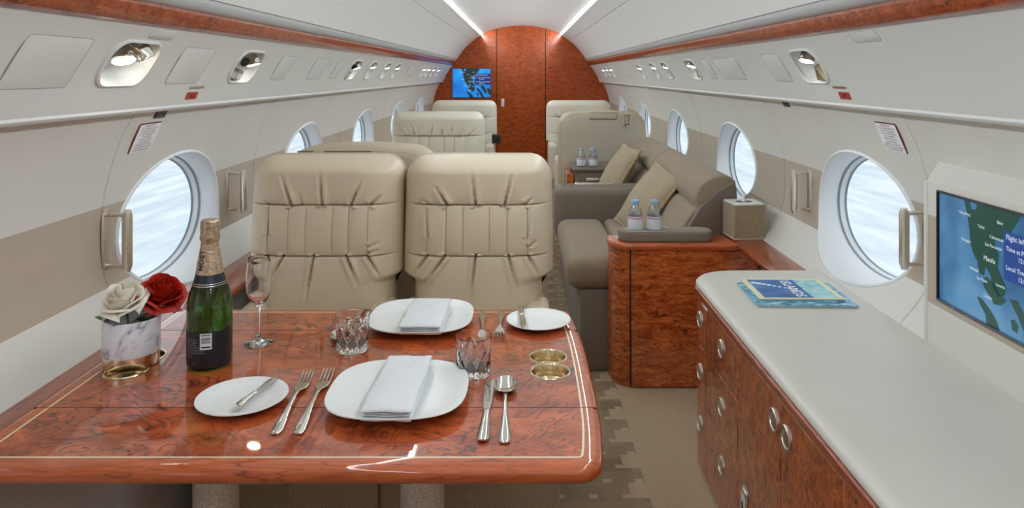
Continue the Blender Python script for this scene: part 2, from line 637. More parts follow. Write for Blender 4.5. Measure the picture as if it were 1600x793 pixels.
WIN_Y = [2.30 + 1.37 * k for k in range(-2, 5)]
VC = v_of_z(0.803)
WA, WB = 0.326, 0.212
BAYS = [Y0, 0.245, 1.90, 2.98, 4.355, 5.725, 7.095, Y1]
VB1, VB2 = v_of_z(0.912), v_of_z(0.700)
wins = {}
wnum = 1
for side, sx in (('left', -1), ('right', 1)):
    wall = structure('wall_' + side)
    base_vs = sorted(set([0.0, 0.004] + [0.03 * i for i in range(1, int(WL / 0.03) + 1) if 0.03 * i < WL - 0.01] + [VB1, VB2, WL]))
    for b in range(len(BAYS) - 1):
        u0, u1 = BAYS[b], BAYS[b + 1]
        us = [u0, u0 + 0.004] + list(np.arange(u0 + 0.06, u1 - 0.03, 0.08)) + [u1 - 0.004, u1]
        has = not (side == 'right' and b == 1)
        wy = WIN_Y[b]
        holes = [ellipse(wy, VC, WA, WB)] if has else []
        uv, F = patch(None, u0, u1, us, base_vs, holes, [((u0, VB1), (u1, VB1)), ((u0, VB2), (u1, VB2))])
        fn = wall_fn(sx, (u0, u1))
        for nm, lo, hi, mt in (('upper_wall_panel', -1, VB1, WHITE), ('fabric_band_panel', VB1, VB2, BAND), ('lower_wall_panel', VB2, 9, WHITE)):
            emit_patch(nm, fn, uv, [q for q in F if lo < q[1][1] <= hi], mt, wall)
        # dado below the ledge
        prof = [(0.985, 0.584), (0.978, 0.57), (0.968, 0.3), (0.945, 0.06), (0.94, -0.01)]
        V, Q = loft([[(XC + sx * x, u0, z) for x, z in prof], [(XC + sx * x, u1, z) for x, z in prof]], False, False, closed=False)
        obj('dado_panel', V, Q, LOWER, wall)
        if has:
            w = structure('window_%d' % wnum)
            w.location = (XC + sx * 1.09, wy, 0.83)
            wnum += 1
            f0 = wall_fn(sx)
            def ring(sc, inn=0.0, out=0.0, n=56, px=None):
                r = []
                for u, v in ellipse(wy, VC, WA * sc, WB * sc, n):
                    p = f0(u, min(max(v, 0), WL), inn)
                    # px: depth measured in the flat plane of the fuselage skin
                    r.append((p.x + sx * out if px is None else XC + sx * (1.094 + px), p.y, p.z))
                return r
            def put(nm, rings, mt):
                V, Q = loft(rings, False, False)
                if sx < 0:
                    Q = [q[::-1] for q in Q]
                return obj(nm, V, Q, mt, w, world=True, angle=60)
            put('bezel', [ring(1.03), ring(1.025, 0.004), ring(1.0, 0.006), ring(0.985, 0.003), ring(0.972, 0, 0.02), ring(0.958, px=0.046), ring(0.952, px=0.056)], BEZEL)
            put('gasket', [ring(0.952, px=0.056), ring(0.944, px=0.055), ring(0.938, px=0.062)], GASKET)
            put('inner_frame', [ring(0.938, px=0.062), ring(0.928, px=0.068), ring(0.915, px=0.076)], BEZEL)
            put('outer_gasket', [ring(0.915, px=0.076), ring(0.908, px=0.076), ring(0.902, px=0.082)], GASKET)
            R = ring(0.902, px=0.082)
            c = tuple(np.mean(np.array(R), axis=0))
            n = len(R)
            obj('pane', R + [c], [(i, (i + 1) % n, n) for i in range(n)], PANE, w, world=True)
    # overhead service panel with lamp recesses
    SIDE_UNITS = {'left': [(1.70, 'double'), (2.42, 'nozzle'), (3.95, 'nozzle'), (4.39, 'single'), (4.85, 'single'), (5.25, 'single'), (6.70, 'single'), (7.02, 'single'), (7.40, 'single'), (7.85, 'single')],
                  'right': [(2.27, 'switch'), (3.80, 'switch'), (4.48, 'switch'), (4.88, 'single'), (5.45, 'single'), (7.2, 'single'), (7.55, 'single'), (7.9, 'single')]}
    units = SIDE_UNITS[side]
    holes = []
    for uy, kd in units:
        w_ = 0.20 if uy < 4.2 else 0.16
        holes.append([(uy + a, 0.112 + c) for a, c in rrect(w_, 0.118, 0.045, 5)])
    vs = [0, 0.02, 0.05, 0.08, 0.11, 0.14, 0.17, 0.2, PL]
    us = list(np.arange(Y0, Y1, 0.13)) + [Y1]
    uv, F = patch(None, Y0, Y1, us, vs, holes)
    pf = psu_fn(sx)
    emit_patch('service_panel', pf, uv, F, PSU, wall)
    # soft ridge between service panel and sidewall
    rp = [(0.968, 1.174), (0.967, 1.167), (0.971, 1.161), (0.98, 1.158), (1.0, 1.158), (1.008, 1.164)]
    V, Q = loft([[(XC + sx * x, Y0, z) for x, z in rp], [(XC + sx * x, Y1, z) for x, z in rp]], False, False, closed=False)
    obj('ridge_moulding', V, Q, PSU, wall)
    # oxygen doors and blank covers: thin proud plates with rounded corners
    doors = {'left': [(1.41, 0.20, 0.118, 0.115), (2.02, 0.19, 0.115, 0.115), (1.76, 0.12, 0.030, 0.026), (2.80, 0.16, 0.105, 0.115), (3.28, 0.22, 0.105, 0.115), (3.62, 0.12, 0.105, 0.115), (6.0, 0.4, 0.105, 0.115)],
             'right': [(2.56, 0.16, 0.112, 0.115), (3.15, 0.34, 0.105, 0.115), (3.48, 0.12, 0.105, 0.115), (1.80, 0.14, 0.032, 0.03), (6.3, 0.4, 0.105, 0.115)]}[side]
    for uy, dw, dh, vc in doors:
        lp = rrect(dw, dh, 0.012, 3)
        rings = [[tuple(pf(uy + a * s, vc + c * s2, off)) for a, c in lp] for s, s2, off in ((1.0, 1.0, -0.002), (1.0, 1.0, 0.0006), (0.98, 0.97, 0.0012))]
        V, Q = loft(rings, False, True)
        if sx > 0:
            Q = [q[::-1] for q in Q]
        obj('oxygen_door', V, Q, PSU, wall)
        gl = [tuple(pf(uy + a * 1.012, vc + c * 1.016, 0.0)) for a, c in lp]
        obj('door_gap', *tube(gl, 0.0008, 5, closed=True), DOORLINE, wall)
    # slim metal slot above the red exit placard
    V, Q = loft([[tuple(pf(2.13 + a, 0.185 + c, o)) for a, c in rrect(0.09, 0.007, 0.003, 3)] for o in (-0.002, 0.003)], True, True)
    obj('service_slot', V, Q, SATIN, wall)
    wins[side] = (wall, pf)

# carpet, ceiling, cove lights, valences
floor_ = obj('floor', [(-1.0, Y0, 0), (1.0, Y0, 0), (1.0, Y1, 0), (-1.0, Y1, 0)], [(0, 1, 2, 3)], CARPET)
floor_['kind'] = 'structure'

ceil = structure('ceiling')
def sweep(name, prof, mat, parent, y0=Y0, y1=Y1, sx=1, closed=False, ny=1):
    rings = [[(XC + sx * x, y0 + (y1 - y0) * k / ny, z) for x, z in prof] for k in range(ny + 1)]
    V, Q = loft(rings, closed, closed, closed=closed)
    if sx < 0:
        Q = [q[::-1] for q in Q]
    return obj(name, V, Q, mat, parent)
arc = [(x, 1.862 - 0.100 * (x / 0.478) ** 2) for x in np.linspace(-0.478, 0.478, 25)]
sweep('centre_ceiling_panel', arc[::-1], CEIL, ceil)
A_, B_ = np.array((0.794, 1.452)), np.array((0.497, 1.742))
nrm = np.array((0.70, 0.71))
def cpt(t, out=0.0):
    return tuple(A_ + (B_ - A_) * t + nrm * (0.028 * 4 * t * (1 - t) + out))
for side, sx in (('left', -1), ('right', 1)):
    lo = [cpt(0, 0.006), cpt(0.004)] + [cpt(t) for t in np.linspace(0.05, 0.70, 9)] + [cpt(0.704, 0.008)]
    hi = [cpt(0.704, 0.008), cpt(0.708)] + [cpt(t) for t in np.linspace(0.75, 1.0, 5)] + [(0.500, 1.748)]
    sweep('lower_ceiling_panel', lo[::-1], CEIL, ceil, sx=sx)
    sweep('upper_ceiling_panel', hi[::-1], CEIL, ceil, sx=sx)
    sweep('cove_light_strip', [(0.500, 1.7435), (0.500, 1.758)][::-1], LED, ceil, Y0, Y1 - 0.05, sx=sx)
    sweep('cove_channel', [(0.500, 1.758), (0.497, 1.764), (0.477, 1.764)][::-1], CEIL, ceil, sx=sx)
    tr = structure('trim_%d' % (1 if sx < 0 else 2), 'figured wood valence strip running along the cabin')
    sweep('valence_strip', [(0.845, 1.372), (0.834, 1.374), (0.824, 1.381), (0.815, 1.396), (0.811, 1.411), (0.815, 1.419), (0.824, 1.422), (0.87, 1.422)], WOOD_V, tr, sx=sx)
    sweep('grey_cove', [(0.850, 1.415), (0.820, 1.419), (0.806, 1.430), (0.799, 1.444), (0.800, 1.470), (0.86, 1.48)], CEILG, tr, sx=sx)
# ledges along the sidewalls
led = {}
for k, (sx, y0, y1, zt) in enumerate(((-1, Y0, Y1, 0.602), (1, 2.445, 3.062, 0.588), (1, 5.9, Y1, 0.588))):
    if sx not in led:
        led[sx] = structure('trim_%d' % (k + 3), 'lacquered mahogany ledge along the sidewall')
    tr = led[sx]
    pr = [(1.0, zt), (0.888, zt), (0.878, zt - 0.003), (0.871, zt - 0.010), (0.871, zt - 0.02), (0.878, zt - 0.027), (0.888, zt - 0.03), (1.0, zt - 0.03)]
    sweep('ledge_board', pr, WOOD_Y, tr, y0, y1, sx=sx, closed=True)

# bulkhead
half = [(0.955, 0.0), (0.975, 0.30), (0.985, 0.583)] + [tuple(p) for p in WALL[::-1][4::6]] + [(1.0, 1.158), (0.977, 1.157), (0.968, 1.173), (0.917, 1.282), (0.843, 1.376), (0.812, 1.411), (0.797, 1.452)] + [cpt(t) for t in (0.25, 0.5, 0.75, 1)] + [(x, 1.862 - 0.100 * (x / 0.478) ** 2) for x in (0.478, 0.36, 0.24, 0.12)]
SECT = [(XC + x, z) for x, z in half] + [(XC, 1.862)] + [(XC - x, z) for x, z in half[::-1]]
def clip(poly, x, keep_less):
    out = []
    for i in range(len(poly)):
        a, b = poly[i - 1], poly[i]
        ia, ib = ((a[0] <= x) == keep_less), ((b[0] <= x) == keep_less)
        if ia != ib:
            t = (x - a[0]) / (b[0] - a[0])
            out.append((x, a[1] + t * (b[1] - a[1])))
        if ib:
            out.append(b)
    return out
def slab(name, poly, y, th, mat, parent):
    vo, F = cdt(poly)
    k = len(vo)
    V = [(a, y, b) for a, b in vo] + [(a, y + th, b) for a, b in vo]
    Q = [f if True else f for f, c in F]
    n = len(poly)
    idx = []
    for p in poly:
        idx.append(min(range(k), key=lambda i: (vo[i][0] - p[0]) ** 2 + (vo[i][1] - p[1]) ** 2))
    Q += [tuple(i + k for i in f[::-1]) for f, c in F] + [(idx[i], idx[i - 1], idx[i - 1] + k, idx[i] + k) for i in range(n)]
    return obj(name, V, Q, mat, parent, smooth=False)
DL, DR = -0.318, 0.288
bk = structure('wall_back')
def grown(k):
    return [(XC + (x - XC) * k, max(0.0, 0.9 + (z - 0.9) * k)) for x, z in SECT]
SECT1 = grown(1.012)
slab('backing', grown(1.08), Y1 + 0.02, 0.02, DARK, bk)
slab('veneer_panel', clip(SECT1, DL - 0.004, True), Y1, 0.018, WOOD_B, bk)
slab('veneer_panel', clip(SECT1, DR + 0.004, False), Y1, 0.018, WOOD_B, bk)
dr = structure('door_1', 'tall veneered sliding door in the middle of the wooden bulkhead')
slab('door_leaf', clip(clip(SECT1, DL + 0.004, False), DR - 0.004, True), Y1 + 0.002, 0.015, WOOD_B, dr)
obj('door_pull', *rbox(-0.262, -0.222, Y1 - 0.012, Y1 + 0.002, 0.86, 0.96, 0.006), CEIL, dr)
fr = structure('wall_front')
slab('cream_panel', grown(1.06), Y0 - 0.02, 0.02, WHITE, fr)

# pale concrete apron outside, seen down through the windows
ap = obj('ground', [(-60, -60, -2.2), (60, -60, -2.2), (60, 60, -2.2), (-60, 60, -2.2)], [(0, 1, 2, 3)], APRON)
ap['kind'] = 'structure'

# ------------------------------------------------------------------ reading lamps in the service panels
ORD = ['first', 'second', 'third', 'fourth', 'fifth', 'sixth', 'seventh', 'eighth', 'ninth', 'tenth']
def disc(c, axis, r, n=20):
    axis = Vector(axis).normalized()
    a = axis.orthogonal().normalized()
    b = axis.cross(a)
    ring = [tuple(Vector(c) + a * r * math.cos(2 * PI * i / n) + b * r * math.sin(2 * PI * i / n)) for i in range(n)]
    return ring
def spot_housing(root, c, axis, r, lens=LENS, length=0.032):
    ax = Vector(axis).normalized()
    c = Vector(c)
    rings = [disc(c - ax * length, ax, r * 0.72), disc(c - ax * length * 0.7, ax, r * 0.95), disc(c - ax * 0.004, ax, r), disc(c, ax, r * 1.06), disc(c + ax * 0.003, ax, r * 0.98), disc(c + ax * 0.001, ax, r * 0.90)]
    h = obj('lamp_housing', *loft(rings, True, True), CHROME, root, world=True)
    obj('lens', *loft([disc(c + ax * 0.0035, ax, r * 0.92), disc(c + ax * 0.0045, ax, r * 0.8)], True, True), lens, h, world=True)
    return h
for side, sx in (('left', -1), ('right', 1)):
    wall, pf = wins[side]
    for i, (uy, kd) in enumerate(SIDE_UNITS[side]):
        w_ = 0.20 if uy < 4.2 else 0.16
        c0 = pf(uy, 0.112)
        extra = {'double': ' with two bright lamps', 'nozzle': ' with air nozzle and lamp', 'switch': ' with lamp and triangular switch', 'single': ''}[kd]
        lab = '%s overhead reading light from the camera on the %s side%s' % (ORD[i], side, extra)
        rt = thing('reading_light', lab, 'reading light', tuple(c0), 0, 'overhead reading lights')
        lp = rrect(w_, 0.118, 0.045, 5)
        def L(a, b, c):
            return pf(uy + a, 0.112 + b, c)
        def rings(specs):
            return [[tuple(L(a * s, b * s, c)) for a, b in lp] for s, c in specs]
        def put(nm, specs, mt, cap):
            V, Q = loft(rings(specs), False, cap)
            if sx > 0:
                Q = [q[::-1] for q in Q]
            return obj(nm, V, Q, mt, rt, world=True, angle=60)
        put('bezel', [(1.08, 0.0), (1.07, 0.004), (1.0, 0.006), (0.95, 0.001)], PSU, False)
        put('recess', [(1.0, 0.002), (0.93, -0.012), (0.82, -0.03), (0.6, -0.042)], PSU, True)
        dn = Vector((-sx * 0.28, 0, -0.95))
        if kd == 'double':
            spot_housing(rt, L(-0.045, -0.012, 0.006), dn + Vector((0.05, -0.28, 0)), 0.026)
            spot_housing(rt, L(0.042, -0.02, 0.004), dn + Vector((0, 0.45, 0)), 0.024)
            obj('bracket', *tube([L(-0.02, -0.045, -0.03), L(0.0, -0.03, 0.0), L(0.02, -0.04, -0.03)], 0.008, 8), CHROME, rt, world=True)
        elif kd == 'nozzle':
            hz = spot_housing(rt, L(-0.05, -0.02, 0.004), dn + Vector((sx * -0.6, -0.5, 0.3)), 0.018, BLACK)
            hz.name = 'air_nozzle'
            spot_housing(rt, L(0.04, -0.012, 0.004), dn, 0.023)
            V, Q = loft([[tuple(L(-0.02 + a, 0.035 + b, c)) for a, b in rrect(0.05, 0.035, 0.008, 3)] for c in (-0.02, 0.002)], True, True)
            sw = obj('switch_plate', V, Q if sx < 0 else [q[::-1] for q in Q], SATIN, rt, world=True)
            for q in (-0.012, 0, 0.012):
                V, Q = loft([[tuple(L(-0.02 + q + a, 0.038 + b, c)) for a, b in rrect(0.008, 0.018, 0.002, 2)] for c in (0.0, 0.0045)], True, True)
                obj('switch_button', V, Q, PAPER, sw, world=True)
        else:
            spot_housing(rt, L(-0.02 if sx > 0 else 0.01, -0.022, 0.004), dn + Vector((0, -0.15, 0)), 0.023 if uy < 4.2 else 0.018, LENS if uy < 4.2 else LENSF)
            if kd == 'switch':
                tri = [(0.01, 0.05), (0.065, 0.05), (0.045, 0.0)]
                V, Q = loft([[tuple(L(-a, b, c)) for a, b in tri] for c in (-0.02, 0.003)], True, True)
                obj('switch_plate', V, Q, BRASS, rt, world=True, smooth=False)

# ------------------------------------------------------------------ placards
def placard(name, label, cat, f, uc, vc, du, dv, mat, lines, ink, sx, shear=0.0, border=None, size=0.006):
    rt = thing(name, label, cat, tuple(f(uc, vc, 0.002)))
    def m(a, b, c):
        # a: reading direction to the right, b: up, both in metres
        u_ = uc + (a if sx < 0 else -a)
        q = b / dv + 0.5
        return f(u_, vc + dv / 2, c).lerp(f(u_, vc - dv / 2, c), q)
    def plate(nm, w, h, c, mt, ax=0.0, bx=0.0):
        lp = rrect(w, h, 0.002, 2)
        V, Q = loft([[tuple(m(ax + a, bx + b, cc)) for a, b in lp] for cc in (-0.003, c)], True, True)
        return obj(nm, V, Q, mt, rt, world=True, smooth=False)
    pl = plate('plate', du, dv, 0.002, mat)
    if border:
        plate('border', 0.004, dv, 0.0024, border, -du / 2 if sx < 0 else du / 2)
        plate('border', du, 0.003, 0.0024, border, 0, dv / 2)
    for i, t in enumerate(lines):
        y = dv / 2 - (i + 0.9) * dv / (len(lines) + 0.8)
        o = text('lettering', t, size, ink, rt, None, 'CENTER', fn=lambda a, b, y=y: tuple(m(a, b + y, 0.0032) - rt.location))
INSTR = ['EMERGENCY EXIT', '1. PULL T HANDLE COVER OUT', 'LIGHT FOR THE HANDLE', '2. PULL T HANDLE DOWN', '3. PULL INBOARD', 'WINDOW EXIT MAY BE', 'USED WHEN OPEN', 'UNDER SEAT MUST BE LOW', 'WHEN TAKEOFF AND LANDING', 'IF EXIT REQUIRED REMOVE']
for side, sx in (('left', -1), ('right', 1)):
    wf, pf = wall_fn(sx), wins[side][1]
    placard('instruction_placard', 'white emergency exit instruction placard above the %s exit window' % side, 'placard', wf, 2.02, v_of_z(1.085), 0.115, 0.088, PAPER, INSTR, INKR, sx, border=INKR, size=0.0068)
    placard('exit_placard', 'small red placard on the %s overhead panel near the exit window' % side, 'placard', pf, 2.12, 0.212, 0.07, 0.022, RED, ['EXIT'], BLACK, sx, size=0.016)
    uy = 2.045 if side == 'left' else 2.74
    placard('handle_placard', 'small black placard under the %s ridge beside the exit window panel' % side, 'placard', wf, uy, 0.016, 0.062, 0.024, BLACK, ['EMERGENCY', 'HANDLE'], INKG, sx, size=0.008)

# ------------------------------------------------------------------ grab handles beside the exit windows
def grab_handle(sx, uy, label):
    f = wall_fn(sx)
    zc = 0.82
    x = XC + sx * (wall_xz(v_of_z(zc))[0])
    rt = thing('grab_handle', label, 'handle', (x, uy, zc - 0.08), 0, 'exit window grab handles')
    s = -sx
    lp = rrect(0.026, 0.17, 0.012, 4)
    V, Q = loft([[(s * d, a * k, 0.08 + b * k) for a, b in lp] for d, k in ((-0.004, 1.0), (0.006, 1.0), (0.008, 0.9))], True, True)
    obj('mount_plate', V, Q, SATIN, rt)
    lp = rrect(0.020, 0.165, 0.008, 4)
    V, Q = loft([[(s * d, a * k, 0.08 + b * k) for a, b in lp] for d, k in ((0.052, 0.85), (0.056, 1.0), (0.068, 1.0), (0.072, 0.85))], True, True)
    obj('grip_bar', V, Q, SATIN, rt)
    for z in (0.012, 0.148):
        obj('strut', *tube([(0, 0, z), (s * 0.03, 0, z + 0.001), (s * 0.058, 0, z)], 0.006, 10), CHROME, rt)
grab_handle(-1, 1.915, 'large metal grab handle left of the left exit window above the roses')
grab_handle(-1, 2.715, 'metal grab handle between left exit window and the left front seat')
grab_handle(1, 1.935, 'metal grab handle between the right exit window and the wall screen')
grab_handle(1, 2.72, 'metal grab handle on beige band left of the right exit window')
# ------------------------------------------------------------------ armchairs
def chair(name, label, group, loc, rotz, w, wl, zn, ztop, z1, z2, chx, pleats, lm, D=0.12, tilt=0.10, res=1.0, zb=0.36, arm_z=0.548, base_w=None, front=0.48, pk=1.7):
    """local frame: x across, -y is the way the sitter faces, z up; the back's front face is near y = 0"""
    rt = thing(name, label, 'armchair', loc, rotz, group)
    rc, rtp = 0.075, 0.05
    def hw(z):
        h = w / 2
        if z < zn:
            q = min((zn - z) / 0.03, 1.0)
            q = q * q * (3 - 2 * q)
            h = w / 2 + (wl / 2 - w / 2) * q
        k = z - (ztop - rc)
        if k > 0:
            h -= rc * (1 - math.sqrt(max(0, 1 - (k / rc) ** 2))) * 0.9
        return h - 0.012 * max(0, (z - 0.75))
    secs = [(zb - 0.2, z2), (z2, z1), (z1, ztop + 0.03)]
    def height(x, z):
        h = hw(z)
        s = min(abs(x) / h, 1.0)
        e = math.sqrt(max(0.0, 1 - s ** 5))
        k = (z - (ztop - rtp)) / rtp
        tp = math.sqrt(max(0.0, 1 - k * k)) if k > 0 else 1.0
        y = D * e * tp
        amp = e * tp
        for a, b in secs:
            if a <= z <= b:
                q = (z - a) / (b - a)
                fade = min(1.0, max(0.0, (0.96 - s) / 0.30))
                y += 0.016 * amp * (0.22 + 0.78 * fade) * (max(0.0, 4 * q * (1 - q)) ** 0.33 - 0.7)
        if z2 <= z <= z1 and chx[0] < x < chx[-1]:
            for a, b in zip(chx[:-1], chx[1:]):
                if a <= x <= b:
                    q = (x - a) / (b - a)
                    f = min(1.0, (z - z2) / 0.012, (z1 - z) / 0.012)
                    y += 0.007 * amp * f * (max(0.0, 4 * q * (1 - q)) ** 0.4 - 0.9)
        for px0, pz0, px1, pz1, dp in pleats:
            dx, dz = px1 - px0, pz1 - pz0
            L2 = dx * dx + dz * dz
            t = ((x - px0) * dx + (z - pz0) * dz) / L2
            if -0.05 < t < 1.1:
                d = abs((x - px0) * dz - (z - pz0) * dx) / math.sqrt(L2)
                if d < 0.03:
                    tf = max(0.0, 1 - t) ** 0.9 if t > 0 else 1.0
                    y += amp * tf * dp * pk * (-math.exp(-(d / (0.0026 + 0.0022 * max(0.0, t))) ** 2) + 0.42 * math.exp(-((d - 0.010) / 0.008) ** 2))
        # the shoulder bulges a little over the arm notch
        return -y + (z - 0.55) * tilt
    def grid(xs_fn, zs, nm, mt):
        rows = []
        for z in zs:
            rows.append([(x, height(x, z), z) for x in xs_fn(z)])
        n = len(rows[0])
        V = [p for r in rows for p in r]
        F = [(i * n + j, i * n + j + 1, (i + 1) * n + j + 1, (i + 1) * n + j) for i in range(len(rows) - 1) for j in range(n - 1)]
        return obj(nm, V, F, mt, rt, angle=80)
    nx = int(80 * res)
    th = [math.sin(-PI / 2 + PI * i / nx) for i in range(nx + 1)]
    full = lambda z: [t * hw(z) for t in th]
    nz = int(44 * res)
    ht = ztop - z1
    zs_head = [z1 + ht * math.sin(PI / 2 * i / nz) for i in range(nz + 1)]
    grid(full, zs_head, 'head_cushion', lm)
    grid(full, list(np.linspace(zb, z2, int(46 * res))), 'lumbar_cushion', lm)
    zm = list(np.linspace(z2, z1, int(34 * res)))
    nb = int(18 * res)
    thb = [math.sin(PI / 2 * i / nb) for i in range(nb + 1)]
    grid(lambda z: [chx[-1] + (hw(z) - chx[-1]) * t for t in thb], zm, 'side_bolster', lm)
    grid(lambda z: [chx[0] + (-hw(z) - chx[0]) * t for t in thb[::-1]], zm, 'side_bolster', lm)
    for a, b in zip(chx[:-1], chx[1:]):
        nc = max(4, int(12 * res))
        grid(lambda z: [a + (b - a) * (0.5 - 0.5 * math.cos(PI * i / nc)) for i in range(nc + 1)], zm, 'channel', lm)
    # shell at the rear
    zz = [zb] + list(np.linspace(zb + 0.02, ztop - 0.07, 12)) + [ztop - 0.05, ztop - 0.03, ztop - 0.015, ztop - 0.005, ztop]
    loop = [(hw(z) * 0.995, z) for z in zz] + [(-hw(z) * 0.995, z) for z in reversed(zz)]
    cz = (zb + ztop) / 2
    rg = [[(x * s, dy + (z - 0.55) * tilt, cz + (z - cz) * s) for x, z in loop] for s, dy in ((1.0, -0.004), (1.0, 0.05), (0.985, 0.068), (0.95, 0.078))]
    obj('back_shell', *loft(rg, False, True), SHELL, rt)
    bw = base_w or w
    obj('seat_cushion', *rbox(-wl / 2 + 0.01, wl / 2 - 0.01, -front, -0.03, 0.31, 0.455, 0.045, 4), lm, rt)
    bs = obj('seat_base', *rbox(-bw / 2, bw / 2, -front + 0.06, 0.03, 0.0, 0.31, 0.012, 2), CARPETB, rt)
    for s in (-1, 1):
        xa = s * (w / 2 - 0.014)
        obj('armrest', *rbox(min(xa, xa - s * 0.075), max(xa, xa - s * 0.075), -front + 0.03, -0.02, 0.30, arm_z, 0.022, 4), lm, rt)
    return rt, bs

LP = [(-0.093, .849, -.129, .95, .012), (.004, .849, -.006, .965, .012), (.094, .849, .127, .93, .012), (.155, .849, .19, .88, .009), (-.165, .849, -.19, .865, .006), (-.06, .849, -.075, .90, .004),
      (-.114, .692, -.165, .60, .011), (-.019, .692, -.040, .54, .012), (.083, .692, .123, .60, .012), (.148, .692, .19, .62, .011), (-.165, .692, -.2, .65, .006),
      (.150, .72, .19, .735, .006), (.150, .70, .185, .71, .006), (-.165, .76, -.168, .83, .006)]
RP = [(-.094, .849, -.134, .91, .012), (-.004, .849, -.019, .965, .012), (.086, .849, .112, .95, .012), (.15, .849, .178, .87, .008), (-.15, .849, -.175, .862, .006),
      (-.10, .692, -.17, .60, .012), (-.155, .692, -.205, .625, .011), (-.004, .692, -.02, .545, .012), (.10, .692, .126, .585, .012), (.16, .692, .196, .625, .011),
      (.165, .72, .19, .74, .006), (-.155, .75, -.16, .82, .006), (.16, .75, .17, .82, .005)]
lchx = [-.168, -.102, -.047, .036, .088, .150]
rchx = [-.160, -.097, -.044, .039, .095, .160]
FY = 2.36
frontL, bL = chair('armchair', 'beige leather armchair behind the table, beside the left wall', 'leather armchairs', (-0.633, FY, 0), 0, 0.496, 0.44, 0.632, 0.994, .849, .692, lchx, LP, SEAT, res=2.0)
frontR, bR = chair('armchair', 'beige leather armchair behind the table, next to the aisle', 'leather armchairs', (-0.142, FY, 0), 0, 0.484, 0.412, 0.632, 0.994, .849, .692, rchx, RP, SEAT, res=2.0)
for b in (bL, bR):
    obj('latch_plate', *xf(loft([[(a, 0, c) for a, c in rrect(0.022, 0.03, 0.005, 3)], [(a * .9, -0.004, c * .9) for a, c in rrect(0.022, 0.03, 0.005, 3)]], False, True), Matrix.Translation((0, -0.42, 0.136))), SATIN, b)
k = 1.24
FP = [(x, .852, x * 1.25 + dx, .852 + ln, .010) for x, dx, ln in ((-.20, -.01, .06), (-.145, 0, .09), (-.09, .005, .11), (-.03, -.004, .12), (.03, .006, .10), (.09, 0, .115), (.15, .004, .085), (.205, .01, .055))]
FP += [(x, .70, x * 1.2, .70 - ln, .010) for x, ln in ((-.2, .06), (-.12, .1), (-.02, .13), (.08, .1), (.17, .08))]
fchx = [v * k for v in (-.162, -.098, -.045, .04, .092, .156)]
far1, _ = chair('armchair', 'pale leather armchair facing back, second on the left behind the front pair', 'leather armchairs', (-0.565, 4.86, 0), 0, 0.63, 0.56, 0.63, 1.008, .852, .70, fchx, FP, SEATP, res=1.1, arm_z=0.62, pk=2.0)
far2 = copy_tree(far1)
far2.location = (-0.56, 6.98, 0)
far2['label'] = 'pale leather armchair facing back against the bulkhead under the wall screen'
far3 = copy_tree(far1)
far3.location = (0.545, 6.98, 0)
far3['label'] = 'pale leather armchair facing back on the right by the wooden bulkhead'

# seats that face away: the rear shell is what shows
def away_chair(label, loc, w, ztop, fabric_m, flap, buckle, rim):
    rt = thing('armchair', label, 'armchair', loc, 0, 'leather armchairs')
    rc = 0.11
    def outline(s, ins=0.0):
        h, zt = w / 2 - ins, ztop - ins
        pts = [(h, 0.34)]
        for i in range(9):
            a = PI / 2 * i / 8
            pts.append((h - rc + rc * math.cos(a), zt - rc + rc * math.sin(a)))
        for i in range(1, 6):
            t = i / 6
            pts.append(((h - rc) * (1 - 2 * t), zt + 0.008 * math.sin(PI * t)))
        for i in range(9):
            a = PI / 2 + PI / 2 * i / 8
            pts.append((-h + rc + rc * math.cos(a), zt - rc + rc * math.sin(a)))
        pts.append((-h, 0.34))
        return pts
    # y: -0 is the side nearest the viewer, sitter looks towards +y
    obj('back_shell', *loft([[(x, y, z) for x, z in outline(1, i)] for y, i in ((0.16, 0.03), (0.14, 0.0), (0.03, 0.0), (0.01, 0.008), (0.0, 0.02))], True, True), rim, rt)
    obj('back_panel', *loft([[(x, y, z) for x, z in outline(1, i)] for y, i in ((0.004, 0.022), (-0.004, 0.026), (-0.007, 0.034))], False, True), fabric_m, rt)
    obj('seat_cushion', *rbox(-w / 2 + 0.04, w / 2 - 0.04, 0.14, 0.60, 0.31, 0.455, 0.045, 4), SEATP, rt)
    obj('seat_base', *rbox(-w / 2 + 0.03, w / 2 - 0.03, 0.02, 0.56, 0, 0.31, 0.012, 2), CARPETB, rt)
    for s in (-1, 1):
        xa = s * (w / 2 + 0.004)
        obj('armrest', *rbox(min(xa, xa - s * 0.075), max(xa, xa - s * 0.075), 0.13, 0.60, 0.30, 0.62, 0.022, 4), SEATP, rt)
    for x0, x1, z0, z1 in flap:
        f = obj('pocket_flap', *rbox(x0, x1, -0.014, 0.0, z0, z1, 0.004, 2), fabric_m, rt)
        lp = [(x0 - .002, -0.009, z0 - .002), (x1 + .002, -0.009, z0 - .002), (x1 + .002, -0.009, z1 + .002), (x0 - .002, -0.009, z1 + .002)]
        obj('flap_piping', *tube(lp, 0.0022, 6, closed=True), SEAM, f)
    if buckle:
        x, z = buckle
        bo = obj('buckle_frame', *tube([(x - .026, -.012, z + .035), (x + .026, -.012, z + .035), (x + .022, -.014, z - .03), (x - .022, -.014, z - .03)], 0.004, 8, closed=True), CHROME, rt)
        obj('buckle_tongue', *tube([(x - .012, -.016, z - .03), (x, -.02, z - .05), (x + .012, -.016, z - .03)], 0.004, 8), CHROME, bo)
        obj('strap', *rbox(x - .018, x + .018, -0.012, -.004, z - .028, z + .05, .003, 1), SHELL, bo)
    return rt
away_chair('taupe leather seat shell directly behind the left front armchair, seen from behind', (-0.575, 2.56, 0), 0.55, 1.002, SHELL, [(-0.215, -0.165, 0.970, 0.986), (-0.12, 0.04, 0.960, 0.986)], None, SHELL)
